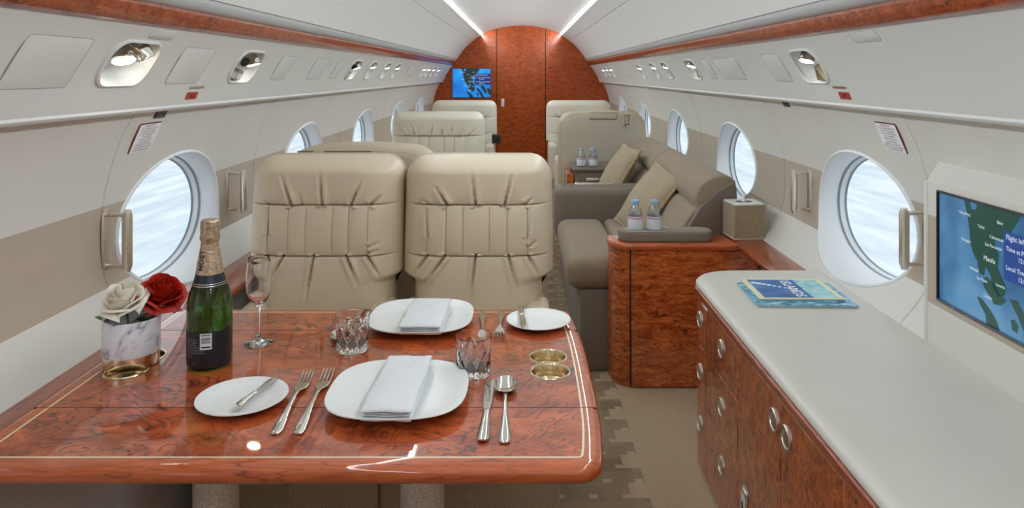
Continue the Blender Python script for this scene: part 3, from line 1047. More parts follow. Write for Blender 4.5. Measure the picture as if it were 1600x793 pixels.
away_chair('stone leather seat seen from behind, beyond the divan and side cabinet', (0.573, 5.16, 0), 0.626, 0.990, SHELLP, [(-0.09, 0.10, 0.942, 0.983)], (0.17, 0.93), SHELL)

# ------------------------------------------------------------------ divan on the right
dv = thing('divan', 'taupe fabric two-seat divan with centre armrest along the right wall', 'sofa', (0.55, 3.9, 0))
def dpart(nm, m, mt, par=None):
    return obj(nm, *m, mt, par or dv, world=True)
dpart('base', rbox(0.245, 0.90, 3.07, 4.72, 0.0, 0.345, 0.012, 2), DIVANR)
def cushion(x0, x1, y0, y1, z0, z1, r, crown):
    """seat cushion: rounded box with a crowned top"""
    nx, ny = 14, 14
    V, F = rbox(x0, x1, y0, y1, z0, z1, r, 5)
    bm = bmesh.new()
    vs = [bm.verts.new(v) for v in V]
    for f in F:
        bm.faces.new([vs[i] for i in f])
    bmesh.ops.subdivide_edges(bm, edges=[e for e in bm.edges if e.calc_length() > 0.1], cuts=8, use_grid_fill=True)
    for v in bm.verts:
        if v.co.z > (z0 + z1) / 2:
            a = (v.co.x - x0) / (x1 - x0)
            b = (v.co.y - y0) / (y1 - y0)
            v.co.z += crown * math.sin(PI * min(max(a, 0), 1)) ** 0.6 * math.sin(PI * min(max(b, 0), 1)) ** 0.6
    bm.verts.index_update()
    R = [tuple(v.co) for v in bm.verts], [tuple(v.index for v in f.verts) for f in bm.faces]
    bm.free()
    return R
for a, b in ((3.062, 3.955), (4.205, 4.72)):
    dpart('seat_cushion', cushion(0.19, 0.44, a, b, 0.342, 0.474, 0.05, 0.016), DIVAN)
    dpart('seat_cushion', cushion(0.442, 0.74, a, b, 0.342, 0.474, 0.03, 0.014), DIVAN)
def roll(prof, y0, y1, rnd=0.03, n=7, shr=0.14):
    """sofa bolster: closed profile in xz swept along y with rounded ends"""
    P = catmull(prof + [prof[0]], 5)[:-1]
    c = P.mean(axis=0)
    rings = []
    for i in range(n + 1):
        a = PI / 2 * i / n
        rings.append((y0 + rnd * (1 - math.cos(a)), 1 - shr * (1 - math.sin(a))))
    R = [(y, s) for y, s in rings] + [(y1 - (y - y0), s) for y, s in reversed(rings)]
    RR = [[(c[0] + (p[0] - c[0]) * s, y, c[1] + (p[1] - c[1]) * s) for p in P] for y, s in R]
    return loft(RR, True, True)
low = [(0.62, 0.47), (0.665, 0.57), (0.715, 0.66), (0.76, 0.69), (0.86, 0.68), (0.88, 0.50), (0.76, 0.45)]
bol = [(0.755, 0.685), (0.738, 0.735), (0.762, 0.79), (0.82, 0.826), (0.875, 0.828), (0.908, 0.80), (0.912, 0.72), (0.88, 0.67), (0.80, 0.655)]
for a, b in ((3.0, 4.117), (4.123, 4.98)):
    dpart('lower_back_cushion', roll(low, a + 0.09, min(b, 4.72), 0.02), DIVAN)
    dpart('back_bolster', roll(bol, a + (0.080 if a < 3.1 else 0), b, 0.03, shr=0.12), DIVAN)
ep = [(0.64, 0.46), (0.68, 0.57), (0.735, 0.665), (0.757, 0.70), (0.83, 0.765), (0.905, 0.808), (0.912, 0.75), (0.912, 0.46)]
epc = np.mean(np.array(ep), axis=0)
dpart('end_panel', loft([[(epc[0] + (x - epc[0]) * s, y, epc[1] + (z - epc[1]) * s) for x, z in ep][::-1] for y, s in ((3.11, 1.0), (3.074, 1.0), (3.067, 0.985), (3.064, 0.95))], True, True), DIVANR)
dpart('back_board', rbox(0.85, 0.915, 3.075, 4.98, 0.05, 0.78, 0.012, 2), DIVANR)
ca = dpart('centre_armrest', rbox(0.178, 0.74, 3.955, 4.205, 0.35, 0.634, 0.045, 5), DIVANR)
dpart('control_strip', rbox(0.30, 0.52, 4.11, 4.17, 0.6325, 0.638, 0.002, 1), SATIN, ca)

def pillow(label, c, wv, hv, th):
    wv, hv = Vector(wv), Vector(hv)
    W, H = wv.length, hv.length
    ew = wv.normalized()
    eh = (hv - ew * hv.dot(ew)).normalized()
    en = ew.cross(eh)
    rt = thing('throw_pillow', label, 'pillow', c, 0, 'throw pillows on the divan')
    n = 26
    def pt(a, b, s):
        # pinched square: corners out, sides slightly in
        k = 1 - 0.07 * (1 - a * a) * (b * b) ; k2 = 1 - 0.07 * (1 - b * b) * (a * a)
        x, y = a * W / 2 * k2, b * H / 2 * k
        t = (max(0.0, 1 - a ** 2) ** 0.55) * (max(0.0, 1 - b ** 2) ** 0.55)
        wr = 0.003 * math.sin(7 * a + 3 * b) * t
        return tuple(ew * x + eh * y + en * (s * th / 2 * t + wr))
    V, F = [], []
    for s in (1, -1):
        k = len(V)
        V += [pt(-math.cos(PI * i / n), -math.cos(PI * j / n), s) for i in range(n + 1) for j in range(n + 1)]
        for i in range(n):
            for j in range(n):
                q = (k + i * (n + 1) + j, k + (i + 1) * (n + 1) + j, k + (i + 1) * (n + 1) + j + 1, k + i * (n + 1) + j + 1)
                F.append(q if s > 0 else q[::-1])
    obj('cover', V, F, PILLOW, rt, angle=80)
    edge = [pt(-math.cos(PI * i / n), -1, 1) for i in range(n)] + [pt(1, -math.cos(PI * i / n), 1) for i in range(n)] + [pt(math.cos(PI * i / n), 1, 1) for i in range(n)] + [pt(-1, math.cos(PI * i / n), 1) for i in range(n)]
    dd = []
    for p in edge:
        if not dd or (Vector(p) - Vector(dd[-1])).length > 0.004:
            dd.append(p)
    obj('cord', *tube(dd, 0.0075, 8, closed=True), CORD, rt)
    return rt
pillow('sand throw pillow on the near seat of the divan, behind two water bottles', (0.630, 3.655, 0.622), (0.058, -0.37, -0.04), (0.214, 0.02, 0.30), 0.12)
pillow('sand throw pillow on the far seat of the divan beyond the centre armrest', (0.585, 4.475, 0.645), (0.05, -0.35, -0.005), (0.19, 0.02, 0.32), 0.12)

# ------------------------------------------------------------------ wooden end cabinet, padded tray, side cabinet
ec = thing('end_cabinet', 'lacquered red-brown wooden cabinet at the near end of the divan', 'cabinet', (0.65, 3.0, 0))
def plan(pts, z0, z1, r=0.0):
    rings = [[(x, y, z) for x, y in pts] for z in (z0, z1)]
    return loft(rings, True, True)
CF = 2.905
cornr = [(0.362 + 0.085 * (1 - math.cos(a)), CF + 0.10 - 0.10 * math.sin(a)) for a in np.linspace(0, PI / 2, 10)]
body = cornr + [(0.95, CF), (0.95, 3.055), (0.362, 3.055)]
body = [(x + (0.006 if i < 10 else 0), y + (0.006 if y < 3.0 else 0)) for i, (x, y) in enumerate(body)]
def ecp(nm, m, mt, par=None):
    return obj(nm, *m, mt, par or ec, world=True)
ecp('body', plan(body, 0.0, 0.555), WOOD_C)
ecp('corner_panel', plan(cornr[:-1] + [(0.431, CF + 0.0)] + [(0.431, CF + 0.02), (0.37, CF + 0.11)], 0.03, 0.553), WOOD_C)
ecp('door_gap', rbox(0.4315, 0.4378, CF - 0.002, CF + 0.016, 0.01, 0.553, 0), DARK)
ecp('door', rbox(0.438, 0.945, CF - 0.004, CF + 0.018, 0.008, 0.553, 0.002, 1), WOOD_C)
edge_pts = [(0.355, 3.06)] + [(0.350 + 0.09 * (1 - math.cos(a)), CF + 0.095 - 0.107 * math.sin(a)) for a in np.linspace(0, PI / 2, 12)] + [(0.869, CF - 0.012), (0.869, 3.06)]
cen = np.mean(np.array(edge_pts), axis=0)
def shrink(p, d):
    v = np.array(p) - cen
    l = np.hypot(*v)
    return tuple(cen + v * (1 - d / l))
ecp('top', loft([[shrink(p, d) + (z,) for p in edge_pts] for z, d in ((0.553, 0.012), (0.556, 0.003), (0.566, 0.0), (0.574, 0.002), (0.580, 0.007), (0.583, 0.014))], True, True), WOOD_E)

tr = thing('padded_tray', 'grey woven padded drink tray on the wooden end cabinet', 'tray', (0.585, 2.97, 0.583))
lp = rrect(0.385, 0.115, 0.05, 6)
rg = [[(a * s + 0.0, b * (1 - (1 - s) * 3), z) for a, b in lp] for s, z in ((0.97, 0.0), (1.0, 0.006), (1.0, 0.030), (0.985, 0.038), (0.96, 0.041))]
obj('pad', *loft(rg, True, True), DIVANR, tr)
obj('tray_rim', *tube([(a * 0.45 - 0.07, b * 0.72, 0.0425) for a, b in lp], 0.0022, 8, closed=True), SATIN, tr)

sc = thing('side_cabinet', 'grey-brown side cabinet with metal-handled drawer beyond the divan, topped by two bottles', 'cabinet', (0.45, 4.93, 0))
obj('body', *rbox(-0.10, 0.16, -0.15, 0.20, 0.0, 0.625, 0.008, 2), DIVANR, sc)
obj('top', *rbox(-0.115, 0.165, -0.165, 0.21, 0.620, 0.640, 0.006, 2), DIVANR, sc)
d_ = obj('drawer', *rbox(-0.07, 0.14, -0.16, -0.14, 0.52, 0.605, 0.006, 2), DIVANR, sc)
obj('handle', *rbox(-0.03, 0.12, -0.178, -0.155, 0.555, 0.578, 0.005, 2), SATIN, d_)
obj('side_panel', *rbox(-0.155, -0.105, -0.12, 0.20, 0.0, 0.60, 0.004, 1), WOOD_C, sc)

# tissue box on the ledge
tb = thing('tissue_box', 'cube tissue box in beige textured skin with white top at the wall ledge', 'tissue box', (0.918, 2.995, 0.588), math.radians(5))
obj('box_body', *rbox(-0.066, 0.066, -0.066, 0.066, 0.0, 0.142, 0.003, 1), TISSUEB, tb)
obj('base_trim', *rbox(-0.067, 0.067, -0.067, 0.067, 0.0, 0.010, 0.002, 1), SHELL, tb)
obj('lid', *rbox(-0.064, 0.064, -0.064, 0.064, 0.140, 0.146, 0.002, 1), CEIL, tb)
obj('opening', *loft([[(x, y, z) for x, y in ellipse(0, 0, 0.036, 0.018, 24)] for z in (0.1455, 0.1466)], True, True), DARK, tb)
tis = []
for i in range(9):
    a = i / 8
    tis.append([(0.022 * (1 - a) * math.cos(t) * (0.55 + 0.12 * math.sin(3 * t + 4 * a)) - 0.006 * a, 0.012 * (1 - 0.7 * a) * math.sin(t), 0.144 + 0.036 * a) for t in np.linspace(0, 2 * PI, 16, endpoint=False)])
obj('tissue', *loft(tis, False, True), PAPER, tb)

# ------------------------------------------------------------------ credenza on the right
cr = thing('credenza', 'long red-brown wooden credenza with oval pulls along the right wall', 'cabinet', (0.77, 1.0, 0))
def crp(nm, m, mt, par=None):
    return obj(nm, *m, mt, par or cr, world=True)
XF, YF = 0.556, 2.44
def counter_plan(ins, n=10, xb=0.938):
    r = 0.13
    x0, y1 = XF + ins, YF - ins
    p = [(xb, -0.9), (xb, y1)]
    for i in range(n + 1):
        a = PI / 2 + PI / 2 * i / n
        p.append((x0 + r + r * math.cos(a), y1 - r + r * math.sin(a)))
    p.append((x0, -0.9))
    return p
crp('body', loft([[(x, y, z) for x, y in counter_plan(0.018)] for z in (0.0, 0.556)], True, True), WOOD_D)
crp('edge_moulding', loft([[(x, y, z) for x, y in counter_plan(i)] for z, i in ((0.550, 0.016), (0.552, 0.004), (0.558, -0.001), (0.566, -0.003), (0.576, -0.001), (0.580, 0.004))], True, True), WOOD_Y)
# fronts: each drawer and door its own slab
fx = XF + 0.018
def front(nm, y0, y1, z0, z1, pulls):
    f = crp(nm, rbox(fx - 0.012, fx + 0.006, y0 + 0.0015, y1 - 0.0015, z0 + 0.0015, z1 - 0.0015, 0.0015, 1), WOOD_D)
    for y, z in pulls:
        rg = [[(fx - 0.012 - d, y + a * s, z + b * s) for a, b in ellipse(0, 0, 0.027, 0.026, 24)] for d, s in ((-0.002, 1.0), (0.003, 1.0), (0.005, 0.93), (0.004, 0.82), (0.0015, 0.78))]
        p = crp('pull', loft([r[::-1] for r in rg], False, False), SATIN, f)
        rg = [[(fx - 0.012 - d, y + a * s, z + b * s) for a, b in ellipse(0, 0, 0.027, 0.026, 24)] for d, s in ((0.0, 0.8), (0.003, 0.72), (0.0045, 0.5))]
        crp('pull_button', loft([r[::-1] for r in rg], False, True), SATIN, p)
    return f
rows = [(0.405, 0.550), (0.24, 0.405), (0.02, 0.24)]
for (z0, z1), zc in zip(rows, (0.487, 0.322, 0.158)):
    front('drawer', 2.215, 2.32, z0, z1, [(2.285, zc)])
    front('drawer', 1.885, 2.215, z0, z1, [(2.04, zc)])
front('door', 1.572, 1.885, 0.02, 0.55, [(1.612, 0.490)])
front('door', 1.262, 1.572, 0.02, 0.55, [(1.537, 0.488)])
front('door', 0.75, 1.262, 0.02, 0.55, [])
ol = crp('outlet_plate', rbox(fx - 0.018, fx - 0.010, 1.80, 1.845, 0.125, 0.215, 0.003, 1), SATIN)
crp('outlet_socket', rbox(fx - 0.0195, fx - 0.015, 1.808, 1.837, 0.138, 0.202, 0.002, 1), BEZEL, ol)
crp('outlet_slot', rbox(fx - 0.0205, fx - 0.017, 1.817, 1.829, 0.155, 0.185, 0.001, 1), BLACK, ol)
crp('bar_catch', rbox(fx - 0.017, fx - 0.010, 2.19, 2.26, 0.540, 0.549, 0.002, 1), SATIN)

ct = obj('countertop', *loft([[(x, y, z) for x, y in counter_plan(i, xb=0.992)] for z, i in ((0.580, 0.006), (0.584, 0.002), (0.592, 0.002), (0.600, 0.008), (0.604, 0.018), (0.6055, 0.035))], True, True), COUNTER)
tag(ct, 'pale stone-coloured leather worktop lying on the right-hand credenza', 'worktop')

# ------------------------------------------------------------------ screens
SEA = None
def sea_mat(name, a, b, c, es, ax):
    m, nt, bs = newmat(name)
    v = coords(nt)
    n = N(nt, 'ShaderNodeTexNoise', Scale=5.0 if ax == 1 else 2.6, Detail=3.0)
    nt.links.new(v, n.inputs['Vector'])
    col = ramp(nt, n.outputs['Fac'], [(0.35, a), (0.5, b), (0.65, c)])
    bs.inputs['Base Color'].default_value = (0.01, 0.02, 0.03, 1)
    bs.inputs['Roughness'].default_value = 0.15
    nt.links.new(col, bs.inputs['Emission Color'])
    bs.inputs['Emission Strength'].default_value = es
    return m
def glow(name, col, es):
    m = plain(name, (0.01, 0.01, 0.01, 1), 0.2, emit=col, es=es)
    return m
SEA1 = sea_mat('screen_sea_muted', srgb(44, 92, 132), srgb(66, 116, 160), srgb(92, 144, 184), 0.75, 1)
SEA2 = sea_mat('screen_sea_bright', srgb(10, 96, 190), srgb(24, 130, 214), srgb(60, 176, 236), 1.0, 2)
LAND1 = glow('screen_land_green', srgb(30, 72, 62), 0.8)
LAND2 = glow('screen_land_dark', srgb(30, 50, 52), 0.9)
INFO1 = glow('screen_info_blue', srgb(34, 70, 142), 0.8)
INFO2 = glow('screen_info_navy', srgb(18, 44, 120), 0.9)
TXT = glow('screen_text_white', srgb(220, 232, 240), 0.85)
# map outlines in screen fractions (x right, y down)
LANDS = [
    [(.235, .0), (.27, .12), (.29, .26), (.30, .38), (.33, .46), (.36, .50), (.38, .60), (.42, .60), (.43, .52), (.47, .57), (.49, .66), (.53, .72), (.58, .70), (.60, .62), (.56, .55), (.53, .48), (.54, .38), (.50, .28), (.55, .26), (.62, .20), (.70, .04), (.71, .0), (.36, .0), (.35, .07), (.31, .08), (.29, .0)],
    [(.40, .64), (.44, .60), (.50, .63), (.55, .70), (.60, .72), (.56, .78), (.50, .80), (.46, .74), (.42, .70)],
    [(.62, .70), (.68, .68), (.74, .78), (.80, .90), (.83, 1.0), (.77, 1.0), (.73, .90), (.68, .80)],
    [(.36, .80), (.40, .80), (.47, .86), (.52, .92), (.55, 1.0), (.44, 1.0), (.43, .92), (.38, .85)],
    [(.63, .86), (.66, .84), (.69, .88), (.68, .94), (.64, .93)],
    [(.73, .60), (.78, .58), (.84, .62), (.88, .72), (.90, .84), (.86, .88), (.82, .78), (.76, .68)],
    [(.90, .70), (.95, .68), (1.0, .74), (1.0, .92), (.95, .88), (.92, .80)],
]
LABELS = [('Hong Kong', .20, .13, .03), ('Tarlac', .37, .20, .032), ('Baler', .53, .12, .032), ('Cabanatuan', .47, .255, .032), ('San Fernando', .43, .33, .034), ('Manila', .42, .45, .05), ('Olongapo', .22, .36, .03), ('Batangas', .30, .58, .03), ('San Pablo', .36, .64, .032), ('Lucena', .52, .625, .034), ('Calapan', .42, .76, .03)]
def screen(rt, sm, lm_, im, W, H, m3):
    """m3(x, y, out): screen metres (right, up from the lower left corner) to local 3D"""
    def flat(nm, poly, c, mt, par):
        vo, F = cdt(poly)
        V = [tuple(m3(x * W, (1 - y) * H, c)) for x, y in vo]
        Q = []
        for f, _ in F:
            a, b, d = (Vector(V[i]) for i in f)
            n_ = (b - a).cross(d - a)
            out = Vector(m3(0, 0, 1)) - Vector(m3(0, 0, 0))
            Q.append(f if n_.dot(out) > 0 else f[::-1])
        return obj(nm, V, Q, mt, par, smooth=False)
    s = flat('display', [(0, 0), (1, 0), (1, 1), (0, 1)], 0.0, sm, rt)
    for L_ in LANDS:
        flat('map_land', L_, 0.0008, lm_, s)
    flat('info_panel', [(.58, .17), (1, .17), (1, .56), (.58, .56)], 0.0014, im, s)
    T = [('Flight Information', .60, .215, .052), ('Time at Present Position', .60, .305, .046), ('12:03 pm', .69, .365, .046), ('Local Time at Destination', .60, .455, .046), ('12:03 pm', .69, .515, .046)] + LABELS
    for t, x, y, sz in T:
        text('screen_text', t, sz * H * 1.15, TXT, s, None, 'LEFT', fn=lambda a, b, x=x, y=y: tuple(m3(x * W + a, (1 - y) * H + b, 0.0022)))
    return s
# wall screen on the right
XS = 0.992
ms = thing('wall_screen', 'large map screen in a cream surround standing over the right-hand worktop', 'screen', (XS, 1.30, 0.606))
ys0, ys1, zs0, zs1 = 1.325, 1.724, 0.724, 0.982
yo0, yo1 = 0.75, 1.772
def surround(z0, z1, nm, mt):
    hole = [(ys0, zs0), (ys1, zs0), (ys1, zs1), (ys0, zs1)]
    out = [(yo0, z0), (yo1, z0), (yo1, z1), (yo0, z1)]
    hz0, hz1 = max(zs0, z0), min(zs1, z1)
    strips = []
    if hz1 > hz0:
        strips += [(yo0, ys0, hz0, hz1), (ys1, yo1, hz0, hz1)]
        if z0 < zs0:
            strips.append((yo0, yo1, z0, zs0))
        if z1 > zs1:
            strips.append((yo0, yo1, zs1, z1))
    else:
        strips.append((yo0, yo1, z0, z1))
    ms_ = [rbox(XS, 1.075, a, b, c, d, 0.0) for a, b, c, d in strips]
    obj(nm, *join(*ms_), mt, ms, world=True, smooth=False)
surround(0.607, 0.706, 'lower_surround', WHITE)
surround(0.706, 0.918, 'fabric_surround', BAND)
surround(0.918, 1.0, 'upper_surround', WHITE)
obj('top_slope', *loft([[(XS, yo0, 1.0), (XS, yo1, 1.0), (1.085, yo1, 1.0), (1.085, yo0, 1.0)], [(1.058, yo0, 1.046), (1.058, yo1 + 0.06, 1.046), (1.085, yo1 + 0.06, 1.046), (1.085, yo0, 1.046)]], True, True), WHITE, ms, world=True, smooth=False)
obj('rounded_edge', *rbox(XS - 0.004, 1.06, yo1 - 0.004, yo1 + 0.012, 0.607, 1.000, 0.006, 3), WHITE, ms, world=True)
lpz = [(XS - 0.001, ys0, zs0), (XS - 0.001, ys1, zs0), (XS - 0.001, ys1, zs1), (XS - 0.001, ys0, zs1)]
obj('screen_frame', *tube(lpz, 0.004, 6, closed=True), BLACK, ms, world=True)
screen(ms, SEA1, LAND1, INFO1, ys1 - ys0, zs1 - zs0, lambda x, y, c: Vector((XS + 0.003 - c, ys1 - x, zs0 + y)) - ms.location)
# bulkhead screen
bs_ = thing('bulkhead_screen', 'small bright blue map screen on the wooden bulkhead above an armchair', 'screen', (-0.63, Y1, 0.975))
obj('screen_frame', *rbox(-0.868, -0.388, Y1 - 0.012, Y1 - 0.001, 0.970, 1.334, 0.004, 1), BLACK, bs_, world=True)
screen(bs_, SEA2, LAND2, INFO2, 0.47, 0.352, lambda x, y, c: Vector((-0.863 + x, Y1 - 0.0135 - c, 0.976 + y)) - bs_.location)
# ------------------------------------------------------------------ dining table
TZ = 0.645
tbl = thing('dining_table', 'glossy red-brown burl wood dining table with pale inlay line', 'table', (-0.39, 1.5, 0))
def arc_pts(cx, cy, r, a0, a1, n=8):
    return [(cx + r * math.cos(a0 + (a1 - a0) * i / n), cy + r * math.sin(a0 + (a1 - a0) * i / n)) for i in range(n + 1)]
LX, FYT, BYT = -0.908, 1.130, 1.905
side_r = [tuple(p) for p in catmull([(0.133, 1.185), (0.1405, 1.28), (0.1435, 1.42), (0.1435, 1.56), (0.140, 1.70), (0.130, 1.83)], 5)]
OUT = [(LX, FYT), (-0.6, FYT), (-0.3, FYT), (-0.1, FYT)] + arc_pts(0.090, FYT + 0.04, 0.04, -PI / 2, -0.15, 7) + side_r + arc_pts(0.083, BYT - 0.045, 0.045, 0.3, PI / 2, 6) + [(-0.1, BYT), (-0.5, BYT), (LX, BYT)]
def offset(poly, d):
    n = len(poly)
    out = []
    for i in range(n):
        p0, p1, p2 = (np.array(poly[(i + k) % n]) for k in (-1, 0, 1))
        def nn(a, b):
            t = b - a
            l = np.hypot(*t)
            return np.array((-t[1], t[0])) / l
        n1, n2 = nn(p0, p1), nn(p1, p2)
        m = n1 + n2
        out.append(tuple(p1 + m * (d / (1 + n1.dot(n2)))))
    return out
def clipy(poly, y, keep_less):
    return [(b, a) for a, b in clip([(q, p) for p, q in poly], y, keep_less)]
def tp(nm, V, Q, mt, par=None, **kw):
    return obj(nm, V, Q, mt, par or tbl, world=True, **kw)
tp('edge_band', *loft([[(x, y, z) for x, y in offset(OUT, i)] for z, i in ((0.615, 0.03), (0.615, 0.014), (0.6175, 0.0055), (0.623, 0.001), (0.630, 0.0), (0.637, 0.001), (0.6425, 0.0055), (TZ, 0.014), (TZ, 0.0312))], True, False), WOOD_E, angle=50)
tp('inlay_line', *loft([[(x, y, TZ) for x, y in offset(OUT, i)] for i in (0.0312, 0.0348)], False, False), INLAY)
INN = offset(OUT, 0.0348)
S1, S2 = 1.336, 1.740
CUPS = [(0.056, 1.576), (0.058, 1.498), (-0.8215, 1.578), (-0.8215, 1.500)]
CR = 0.0385
for nm_y0, nm_y1 in ((None, S1), (S1, S2), (S2, None)):
    P = INN
    if nm_y0:
        P = clipy(P, nm_y0 + 0.0008, False)
    if nm_y1:
        P = clipy(P, nm_y1 - 0.0008, True)
    holes = [ellipse(cx, cy, CR, CR, 32) for cx, cy in CUPS] if nm_y0 == S1 else []
    vo, F = cdt(P, holes)
    tp('leaf', [(x, y, TZ) for x, y in vo], [f for f, c in F], WOOD_T)
for y in (S1, S2):
    xr = 0.1415 if y == S1 else 0.1375
    tp('leaf_gap', *rbox(LX + 0.006, xr - 0.004, y - 0.0009, y + 0.0009, TZ - 0.004, TZ + 0.0002, 0), DARK)
for cx, cy in CUPS:
    h = tp('cup_holder', *lathe([(CR + 0.0015, TZ + 0.0006), (CR + 0.0005, TZ - 0.002), (CR - 0.001, TZ - 0.024), (CR - 0.006, TZ - 0.026)], 32, cx, cy, False, True), BRASS)
    tp('rim', *lathe([(CR - 0.001, TZ), (CR + 0.0005, TZ + 0.0022), (CR + 0.003, TZ + 0.0022), (CR + 0.0042, TZ + 0.0004)], 32, cx, cy, False, False), BRASS, h)
for x in (-0.635, -0.207):
    ps = tp('post', *lathe([(0.045, 0.0), (0.045, 0.60)], 32, x, 1.5), POSTC)
    tp('post_plate', *lathe([(0.06, 0.60), (0.06, 0.614)], 32, x, 1.5), SATIN, ps)

# ------------------------------------------------------------------ china, linen, cutlery
def plate(name, label, cat, x, y, R, p, prof, n=72, group=None, rotz=0.0):
    rt = thing(name, label, cat, (x, y, TZ + 0.0003), rotz, group)
    rings = [[(a, b, z) for a, b in ellipse(0, 0, R * s, R * s, n, 2 + (p - 2) * min(1, max(0, (s - 0.35) / 0.5)))] for s, z in prof]
    obj('dish', *loft(rings, True, True), CHINA, rt, angle=70)
    return rt
DIN = [(0.50, 0.0), (0.60, 0.0005), (0.66, 0.003), (0.82, 0.009), (0.985, 0.019), (1.0, 0.0205), (0.995, 0.0225), (0.975, 0.0225), (0.84, 0.0135), (0.72, 0.0085), (0.64, 0.0068), (0.45, 0.0062), (0.2, 0.006)]
BRD = [(0.55, 0.0), (0.62, 0.0005), (0.70, 0.004), (0.97, 0.011), (1.0, 0.0125), (0.995, 0.0142), (0.97, 0.0142), (0.78, 0.0085), (0.68, 0.0062), (0.62, 0.005), (0.3, 0.0045)]
plate('dinner_plate', 'large white rounded-square dinner plate nearest the camera, under a napkin', 'plate', -0.234, 1.375, 0.131, 2.9, DIN, group='dinner plates')
plate('dinner_plate', 'white rounded-square dinner plate at the far table edge, under a napkin', 'plate', -0.248, 1.788, 0.127, 2.9, DIN, group='dinner plates')
plate('bread_plate', 'round white bread plate left of the forks with butter knife', 'plate', -0.525, 1.357, 0.083, 2.0, BRD, group='bread plates')
plate('bread_plate', 'round white bread plate at the far right table corner', 'plate', 0.040, 1.782, 0.079, 2.0, BRD, group='bread plates')

def napkin(label, x, y, z, w, l, rotz, seed):
    rng = random.Random(seed)
    rt = thing('napkin', label, 'napkin', (x, y, z), rotz, 'folded napkins')
    n, m = 22, 40
    def layer(nm, z0, th, x0, x1, y0, y1, amp, flap=False):
        ph = [rng.uniform(0, 6) for _ in range(4)]
        V, F = [], []
        def zz(a, b):
            wv = amp * (math.sin(5 * a + 3 * b + ph[0]) + 0.6 * math.sin(9 * b - 4 * a + ph[1]) + 0.4 * math.sin(14 * a + ph[2]))
            d = (a * 0.9 + 0.35 - b * 1.15)
            crease = (0.0030 / (1 + math.exp(-d / 0.016)) - 0.0016 * math.exp(-((d + 0.28) / 0.05) ** 2) + 0.0012 * math.exp(-((d - 0.34) / 0.04) ** 2)) if flap else 0
            return wv + crease
        def edge(t):
            return max(0.0, 1 - abs(2 * t - 1) ** 14) ** 0.5
        for s in (0, 1):
            for i in range(n + 1):
                a = i / n
                a = 0.5 - 0.5 * math.cos(PI * a)
                for j in range(m + 1):
                    b = 0.5 - 0.5 * math.cos(PI * j / m)
                    xx = x0 + (x1 - x0) * a + 0.0012 * math.sin(11 * b + ph[3])
                    yy = y0 + (y1 - y0) * b + 0.0012 * math.sin(9 * a + ph[2])
                    e = edge(a) * edge(b)
                    base = z0 + th * 0.5
                    V.append((xx, yy, base + (zz(a, b) if s else 0) * e + (th * 0.5 * e if s else -th * 0.5 * e)))
        K = (n + 1) * (m + 1)
        for s in (0, 1):
            for i in range(n):
                for j in range(m):
                    q = (s * K + i * (m + 1) + j, s * K + (i + 1) * (m + 1) + j, s * K + (i + 1) * (m + 1) + j + 1, s * K + i * (m + 1) + j + 1)
                    F.append(q if s else q[::-1])
        return obj(nm, V, F, LINEN, rt, angle=85)
    hw_ = w / 2
    layer('bottom_fold', 0.000, 0.0075, -hw_, hw_, 0.000, l, 0.0004)
    layer('middle_fold', 0.0072, 0.0052, -hw_ + 0.002, hw_ - 0.003, 0.004, l - 0.006, 0.0005)
    layer('tucked_fold', 0.012, 0.005, -hw_ + 0.004, hw_ * 0.55, 0.003, l - 0.01, 0.0004)
    layer('top_fold', 0.0166, 0.0075, -hw_ - 0.001, hw_ + 0.001, -0.002, l + 0.001, 0.0006, True)
    return rt
napkin('white folded linen napkin on the near dinner plate', -0.236, 1.250, TZ + 0.0125, 0.089, 0.245, math.radians(-1.5), 3)
napkin('white folded linen napkin on the far dinner plate', -0.236, 1.668, TZ + 0.0125, 0.098, 0.205, math.radians(-1.0), 5)

def bar(secs, n=12):
    return loft([[(hw * math.cos(2 * PI * i / n), y, z + th * math.sin(2 * PI * i / n)) for i in range(n)][::-1] for y, hw, z, th in secs], True, True)
HANDLE = [(0.0, 0.003, 0.0030, 0.0016), (0.003, 0.0075, 0.0032, 0.0026), (0.012, 0.0098, 0.0036, 0.0032), (0.035, 0.0090, 0.0045, 0.0033), (0.07, 0.0062, 0.0062, 0.0030), (0.10, 0.0040, 0.0078, 0.0026), (0.135, 0.0034, 0.0085, 0.0023)]
def place(rt_name, label, cat, end, tip, z=TZ, group=None):
    d = Vector((tip[0] - end[0], tip[1] - end[1]))
    return thing(rt_name, label, cat, (end[0], end[1], z), math.atan2(d.y, d.x) - PI / 2, group), d.length
def fork(label, end, tip, z=TZ):
    rt, L = place('fork', label, 'fork', end, tip, z, 'forks')
    k = L / 0.248
    sc_ = Matrix.Diagonal((0.92 + 0.08 * k, k, 1, 1))
    obj('handle', *xf(bar(HANDLE + [(0.155, 0.0040, 0.0078, 0.0018), (0.165, 0.0075, 0.0066, 0.0014), (0.175, 0.0118, 0.0052, 0.0011), (0.190, 0.0126, 0.0042, 0.0010), (0.196, 0.0126, 0.0040, 0.0010)]), sc_), SILVER, rt)
    for i in range(4):
        x = -0.0108 + 0.0072 * i
        m = bar([(0.194, 0.0020, 0.004, 0.0009), (0.215, 0.0017, 0.0045, 0.0009), (0.236, 0.0014, 0.0072, 0.0008), (0.248, 0.0006, 0.0095, 0.0006)], 6)
        obj('tine', *xf(([(v[0] + x * (1 - 0.06 * (v[1] - 0.19) / 0.055), v[1], v[2]) for v in m[0]], m[1]), sc_), SILVER, rt)
